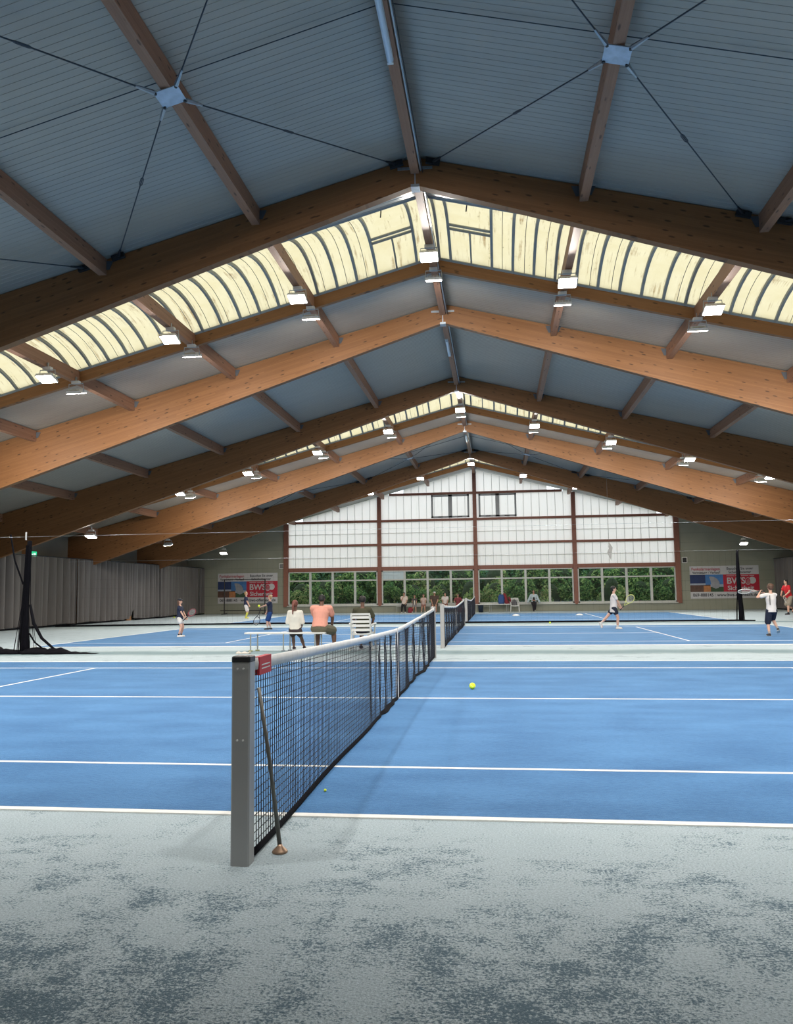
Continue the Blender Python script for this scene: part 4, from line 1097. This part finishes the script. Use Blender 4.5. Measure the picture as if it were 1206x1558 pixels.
    for s_ in (-1, 1):
        capsule(s, S[s_]*.5+sh_c*.5, S[s_], .040*q+g*.5, .037*q+g*.6); capsule(s, S[s_], S[s_]+(E[s_]-S[s_])*sleeve*.98, .036*q+g*.6, .034*q+g)
        if sleeve > 1: capsule(s, E[s_], E[s_]+(W[s_]-E[s_])*min(.92, sleeve-1), .030*q+g*.5, .023*q+g*.5)
    remesh(s, 'shirt', cloth(shirt), t, max(vox, .013), 3)
    if open_shirt is not None:
        m_ = MB(); torso(m_, [(low+fwd*.045*H, .05*H, .05*H), (chest+fwd*.042*H, .045*H, .05*H)], right); remesh(m_, 'undershirt', cloth(open_shirt), t, .013, 2)
    # bottoms
    s = MB(); ellip(s, pv-Vector((0,0,.012*H)), .096*q+g*.6, .076*q+g*.6, .075*q, None)
    for s_ in (-1, 1):
        if kind == 'shorts': capsule(s, Hp[s_], Hp[s_]+(K[s_]-Hp[s_])*leglen, .056*q+g, .050*q+g*1.3)
        else: capsule(s, Hp[s_], K[s_], .054*q+g, .037*q+g); capsule(s, K[s_], K[s_]+(A[s_]-K[s_])*.93, .037*q+g, .026*q+g)
    remesh(s, kind, cloth(bottoms), t, max(vox, .013), 3)
    # socks and shoes
    for s_ in (-1, 1):
        if socks:
            c_, f_ = socks; m_ = MB(); capsule(m_, A[s_]+(K[s_]-A[s_])*.02, A[s_]+(K[s_]-A[s_])*f_, .0235*q, .0235*q+.0125*q*min(1, f_/.5)); m_.build('sock', cloth(c_), t, True)
        ft = toe[s_]; base = A[s_]-Vector((0,0,.0))
        dz = Vector((0,0,-1)) if abs(ft.z) < .3 else ft.cross(Vector((1,0,0))).normalized()*(1 if ft.cross(Vector((1,0,0))).z < 0 else -1)
        m_ = MB(); capsule(m_, base+dz*.017*H-ft*.018*H, base+dz*.022*H+ft*.088*H, .0255*H, .021*H); capsule(m_, base, base+dz*.012*H, .0245*H, .025*H)
        remesh(m_, 'shoe', cloth(shoes), t, .011, 1)
        m_ = MB(); sd = dz.cross(ft).normalized(); n = 12
        prof = [(-.045+.0,.018),(-.035,.027),(.0,.027),(.06,.030),(.10,.024),(.115,.010)]
        ring = [(u, v) for u, v in prof]+[(u, -v) for u, v in reversed(prof)]
        m_.quad_strip([[base+ft*u*H+sd*v*H+dz*zz*H for u, v in ring] for zz in (.036,.0455)]); fixn(m_.build('sole', cloth((.6,.58,.55)), t))
    M_ = Matrix.Translation(Vector(loc)) @ Matrix.Rotation(rz, 4, 'Z')
    J = {'lh': M_ @ (W[-1]+(W[-1]-E[-1]).normalized()*.055*H/1.75*1.2), 'rh': M_ @ (W[1]+(W[1]-E[1]).normalized()*.055*H/1.75*1.2), 'head': M_ @ headc}
    return t, J
NAVY = (.012,.018,.045); WHITE = (.66,.65,.63)
# rotation 0 faces away from camera (+Y); -PI/2 faces +X ; PI/2 faces -X
# --- players
p, J = person((-9.15, 25.4, 0), -PI/2+.1, 'child with dark visor cap, navy shirt and white shorts near left curtain', 1.25, 'light', 'brown', 'long', NAVY, (.70,.68,.64), 'shorts', .42, child=True, group='children playing tennis',
    shoes=(.75,.73,.70), socks=((.02,.02,.02), .10), hat=(.01,.012,.02), lw=(-.12,.22,.56), rw=(.12,.20,.62), la=(-.10,.02,.06), ra=(.10,.0,.06), vox=.0095, open_shirt=None)
racket(J['rh'], (1,.1,.9), (0,1,.1), 'racket held upright by the capped child at left curtain', ('dark_red', (.25,.05,.06)), .50)
p, J = person((-12.7, 43.4, 0), -.35-PI/2+.5, 'distant boy in navy shirt with yellow socks before left banner', 1.50, 'light', 'blond', 'short', (.015,.02,.055), (.66,.62,.62), 'shorts', .75, child=True, group='children playing tennis',
    socks=((.58,.58,.10), .80), shoes=(.52,.50,.12), lw=(-.10,.16,.74), rw=(.12,.18,.74), vox=.012)
p, J = person((-7.42, 30.05, 0), PI/2+.25, 'blond boy in navy shirt and blue shorts with dark shoes', 1.33, 'light', 'blond', 'mop', (.012,.018,.045), (.01,.05,.18), 'shorts', .85, child=True, group='children playing tennis',
    shoes=(.015,.015,.018), socks=((.5,.5,.5), .18), lw=(-.10,.34,.88), rw=(.16,.16,.60), la=(-.12,.08,.06), ra=(.08,-.04,.06), rh=(0.4,-1,0), vox=.0095)
racket(J['lh']+Vector((.02,-.05,-.13)), (-.28,-.1,-.95), (0,1,.0), 'dark racket lowered by the blond boy in blue shorts', ('dark_blue', (.02,.03,.05)), .60)
tball(J['lh'].x-.04, J['lh'].y, .045, 'pale tennis ball in the blond boy\'s raised hand', J['lh'].z+.05)
p, J = person((5.42, 28.85, 0), -PI/2, 'girl in white shirt striding right with a yellow racket', 1.50, 'light', 'black', 'short', (.68,.63,.60), (.012,.015,.03), 'shorts', .45, child=True, group='children playing tennis', longshirt=.07,
    shoes=(.72,.70,.66), socks=((.6,.55,.5), .15), lw=(-.08,.20,.78), rw=(.06,.26,.76), la=(-.08,-.44,.20), ra=(.07,.10,.068), toeL=(0,.35,-.93), lk=(0,1,-.2), lean=.05, vox=.0095)
racket(J['rh'], (.95,-.15,1.05), (.2,1,0), 'yellow racket carried by girl in white on the middle court', ('yellow_green', (.62,.66,.22)), .62)
p, J = person((9.18, 24.1, 0), .12, 'boy in white shirt and navy shorts swinging at right edge', 1.50, 'light', 'brown', 'mop', (.66,.62,.60), (.010,.015,.035), 'shorts', .95, child=True, group='children playing tennis',
    shoes=(.03,.028,.03), socks=((.35,.32,.30), .16), lw=(-.24,.14,1.26), rw=(-.02,.30,1.22), la=(-.10,0,.065), ra=(.20,.10,.20), toeR=(.35,.8,-.35), lh=(-1,0,-.5), rh=(1,0,-.5), twist=.15, fat=.92, vox=.0095)
racket(J['lh']+Vector((.05,.05,.0)), (-1,.1,-.02), (0.15,.55,1), 'white racket swung sideways by boy at right edge', ('white', (.62,.60,.56)), .66)
MB().box(-.055,-.03,-.012,.0,-.16,.12).build('mark', cloth((.15,.14,.13)), p).location = (-.05, -.135, 1.05)
p, J = person((15.95, 42.2, 0), PI/2+.3, 'man in a red shirt and beige shorts at the right curtain', 1.78, 'light', 'black', 'short', (.55,.012,.02), (.30,.26,.20), 'shorts', .85, group=None, shoes=(.02,.02,.022), socks=((.06,.05,.05), .12),
    lean=.22, lw=(-.2,.36,.98), rw=(.14,.34,1.0), la=(-.14,.20,.08), ra=(.12,-.28,.30), toeR=(0,.5,-.85), vox=.013)
racket(J['rh'], (1,-.2,-.9), (0,1,0), 'pale racket held low by man in red', ('pale', (.55,.55,.52)), .6)
# --- bench and chair
p, J = person((-3.56, 18.98, 0), .02, 'girl with long ponytail in white shirt sitting on near bench', 1.36, 'brown', 'auburn', 'pony', (.70,.67,.60), (.04,.03,.035), 'shorts', .5, sit=.46, child=True, sleeve=1.1, longshirt=.05,
    la=(-.13,.42,.068), ra=(.13,.44,.068), lw=(-.13,.16,.60), rw=(.13,.18,.60), lh=(-.5,-1,-.3), rh=(.5,-1,-.3), shoes=(.03,.015,.02), vox=.0095, fat=1.0, head_yaw=-.2)
p, J = person((-2.95, 18.98, 0), .0, 'man in salmon pink shirt and khaki shorts on near bench', 1.72, 'brown', 'black', 'short', (.66,.30,.23), (.115,.105,.07), 'shorts', .85, sit=.46, lean=.40, sleeve=.6,
    la=(-.15,.46,.08), ra=(.28,.42,.08), lw=(-.12,.50,.58), rw=(.20,.50,.58), lh=(-1,-.2,-.2), rh=(1,-.2,-.2), shoes=(.03,.04,.03), head_pitch=-.35, vox=.010, fat=1.12, lk=(-.1,1,.6), rk=(.45,1,.5))
p, J = person((-1.93, 19.25, 0), .0, 'person with black curls in olive shirt on plastic chair', 1.60, 'brown', 'black', 'afro', (.060,.058,.032), (.02,.02,.022), 'shorts', .9, sit=.42, lean=.02, sleeve=.7,
    la=(-.10,.30,.075), ra=(.14,.34,.075), lw=(-.18,.26,.60), rw=(.18,.26,.60), shoes=(.03,.02,.02), pelvis=(0,-.04), vox=.010)
# --- spectators at the far wall, facing the camera
def spect(x, label, H, **k):
    k.setdefault('sit', .46); k.setdefault('vox', .014)
    person((x, 52.42, 0), PI, label, H, group='spectators seated along window wall', la=(-.12,.36,.07), ra=(.12,.38,.07), lw=k.pop('lw', (-.14,.26,.60)), rw=k.pop('rw', (.14,.26,.60)), **k)
spect(-4.78, 'spectator in white shirt and black trousers, first on the far bench', 1.62, skin='tan', hair='black', shirt=(.66,.56,.50), bottoms=(.01,.01,.012), kind='trousers', shoes=(.7,.7,.68), rw=(.04,.20,1.02), rh=(.3,.2,-1))
spect(-4.08, 'small child in black and white top on the far bench', 1.28, skin='tan', hair='black', child=True, shirt=(.07,.06,.06), open_shirt=(.6,.58,.52), bottoms=(.20,.19,.20), shoes=(.6,.55,.5))
spect(-3.48, 'child in pale top beside the white-capped spectator', 1.34, skin='tan', hair='brown', hairstyle='long', child=True, shirt=(.50,.38,.34), bottoms=(.25,.12,.10), shoes=(.62,.58,.52))
spect(-2.75, 'broad spectator in brown shirt with white cap', 1.66, skin='tan', hair='grey', hat=(.78,.78,.76), shirt=(.075,.05,.04), bottoms=(.09,.07,.06), fat=1.25, shoes=(.10,.08,.07))
spect(-2.05, 'spectator in white shirt right of the white-capped one', 1.52, skin='tan', hair='black', shirt=(.64,.58,.55), bottoms=(.22,.10,.08), shoes=(.3,.1,.1))
spect(-1.20, 'bent spectator in dark red with red bag, last on bench', 1.40, skin='tan', hair='brown', shirt=(.22,.05,.06), bottoms=(.25,.03,.05), lean=.35, shoes=(.3,.1,.1))
person((3.72, 52.50, 0), PI, 'woman in pale blue jacket and dark trousers sitting alone on sill', 1.62, 'tan', 'black', 'long', (.42,.50,.54), (.012,.010,.016), 'trousers', sit=.50, sleeve=1.9, open_shirt=(.012,.012,.015), shoes=(.02,.015,.02),
    la=(-.05,.30,.16), ra=(.03,.38,.075), lw=(-.10,.24,.74), rw=(.12,.24,.76), vox=.013)

# ================================================================ OUTSIDE
GR = simple('meadow_ground', (.06,.10,.03), .9, var=.4, scale=.8)
struct(MB().box(-60, 60, GABLE+.3, 95, -.4, -.25).build('ground', GR))
def shrub_mesh(seed, w_, h_, n, mats, name):
    r = np.random.default_rng(seed); V = []; Fc = []; mi = []
    blobs = [(r.uniform(-w_*.35, w_*.35), r.uniform(-w_*.25, w_*.25), h_*r.uniform(.25, .78), r.uniform(.28, .5)*w_*.6) for _ in range(9)]
    for i in range(n):
        bx_, by_, bz_, br = blobs[r.integers(9)]
        d = r.normal(size=3); d /= np.linalg.norm(d); rad = br*(.72+.33*r.random())
        c = np.array([bx_, by_, bz_]) + d*rad*np.array([1,.8,1.0]); c[2] = max(c[2], .05)
        nrm = d*.7+r.normal(size=3)*.5+np.array([0,0,.4]); nrm /= np.linalg.norm(nrm)
        u = np.cross(nrm, r.normal(size=3)); u /= np.linalg.norm(u); v = np.cross(nrm, u); s_ = r.uniform(.07, .15)
        b_ = len(V); V += [tuple(c-u*s_), tuple(c+v*s_*.45), tuple(c+u*s_), tuple(c-v*s_*.45)]; Fc.append((b_, b_+1, b_+2, b_+3)); mi.append(int(r.integers(len(mats))))
    me = D.meshes.new(name); me.from_pydata(V, [], Fc)
    for q in mats: me.materials.append(q)
    me.polygons.foreach_set('material_index', mi); me.update(); return me
def leafm(name, c):
    m = D.materials.new(name); m.use_nodes = True; t = NT(m); t.n.clear()
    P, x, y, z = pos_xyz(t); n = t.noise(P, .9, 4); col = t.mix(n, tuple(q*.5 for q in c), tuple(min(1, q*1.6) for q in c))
    a = t.add('ShaderNodeBsdfDiffuse'); b = t.add('ShaderNodeBsdfTranslucent'); mx = t.add('ShaderNodeMixShader'); mx.inputs[0].default_value = .35
    t.l.new(col, a.inputs[0]); t.l.new(col, b.inputs[0]); t.l.new(a.outputs[0], mx.inputs[1]); t.l.new(b.outputs[0], mx.inputs[2])
    o = t.add('ShaderNodeOutputMaterial'); t.l.new(mx.outputs[0], o.inputs[0]); return m
LM = [leafm('leaf_dark', (.06,.13,.055)), leafm('leaf_mid', (.13,.27,.10)), leafm('leaf_light', (.28,.41,.15)), leafm('leaf_cool', (.10,.23,.15)), leafm('leaf_yellow', (.46,.49,.23))]
KINDS = [('mid green bushy shrub', shrub_mesh(1, 2.6, 2.9, 5200, [LM[1], LM[2], LM[0]], 'leaves')), ('yellow green leafy shrub', shrub_mesh(2, 2.4, 2.6, 5000, [LM[2], LM[4], LM[1]], 'leaves')), ('dark cool green tall shrub', shrub_mesh(3, 3.4, 5.2, 8000, [LM[0], LM[3], LM[1]], 'leaves'))]
BARK = simple('bark', (.06,.045,.03), .9)
stem = MB()
for a in range(5): stem.tube([(.05*math.cos(a*1.3), .05*math.sin(a*1.3), -.1), (.3*math.cos(a*1.3), .25*math.sin(a*1.3), 1.0), (.6*math.cos(a*1.3), .4*math.sin(a*1.3), 1.9)], [.05,.035,.02], 5)
stem_o = stem.build('stems', BARK); stem_me = stem_o.data; D.objects.remove(stem_o)
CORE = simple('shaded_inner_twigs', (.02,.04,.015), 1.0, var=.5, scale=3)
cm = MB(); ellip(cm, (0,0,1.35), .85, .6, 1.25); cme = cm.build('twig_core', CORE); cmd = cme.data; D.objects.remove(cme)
def shrub(x, y, k, sc, rz, label):
    t = empty('shrub', (x, y, -.28), rz); t.scale = (sc, sc, sc); tag(t, label, 'shrub', 'shrubs outside the window wall')
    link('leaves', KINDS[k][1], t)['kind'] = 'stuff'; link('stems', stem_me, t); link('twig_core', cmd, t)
rr = random.Random(5)
winname = ['first', 'second', 'third', 'fourth']; seen_l = {}
i = 0
for row, (y, step, ks, scr) in enumerate(((57.2, 2.1, (0, 1), (.8, 1.0)), (59.6, 2.4, (1, 0, 0), (1.15, 1.35)), (62.6, 2.7, (2,), (1.0, 1.2)), (66.5, 3.2, (2,), (1.3, 1.5)))):
    x = -17.0 - row*1.2
    n_ = 0
    while x < 17+row*1.2:
        k = rr.choice(ks); n_ += 1
        rowname = ('in front row', 'in second row', 'in third row', 'in rearmost row')[row]
        wi = 'left of windows' if x < -13 else 'right of windows' if x > 13 else 'behind %s window' % winname[int((x+13)//6.5)]
        key = (row, wi); c_ = seen_l.get(key, 0); seen_l[key] = c_+1
        shrub(x+rr.uniform(-.3, .3), y+rr.uniform(-.3, .3), k, rr.uniform(*scr), rr.uniform(0, 6), '%s %s, %s %s' % (KINDS[k][0], rowname, ('first', 'second', 'third', 'fourth', 'fifth')[c_], wi))
        x += step*rr.uniform(.85, 1.1)
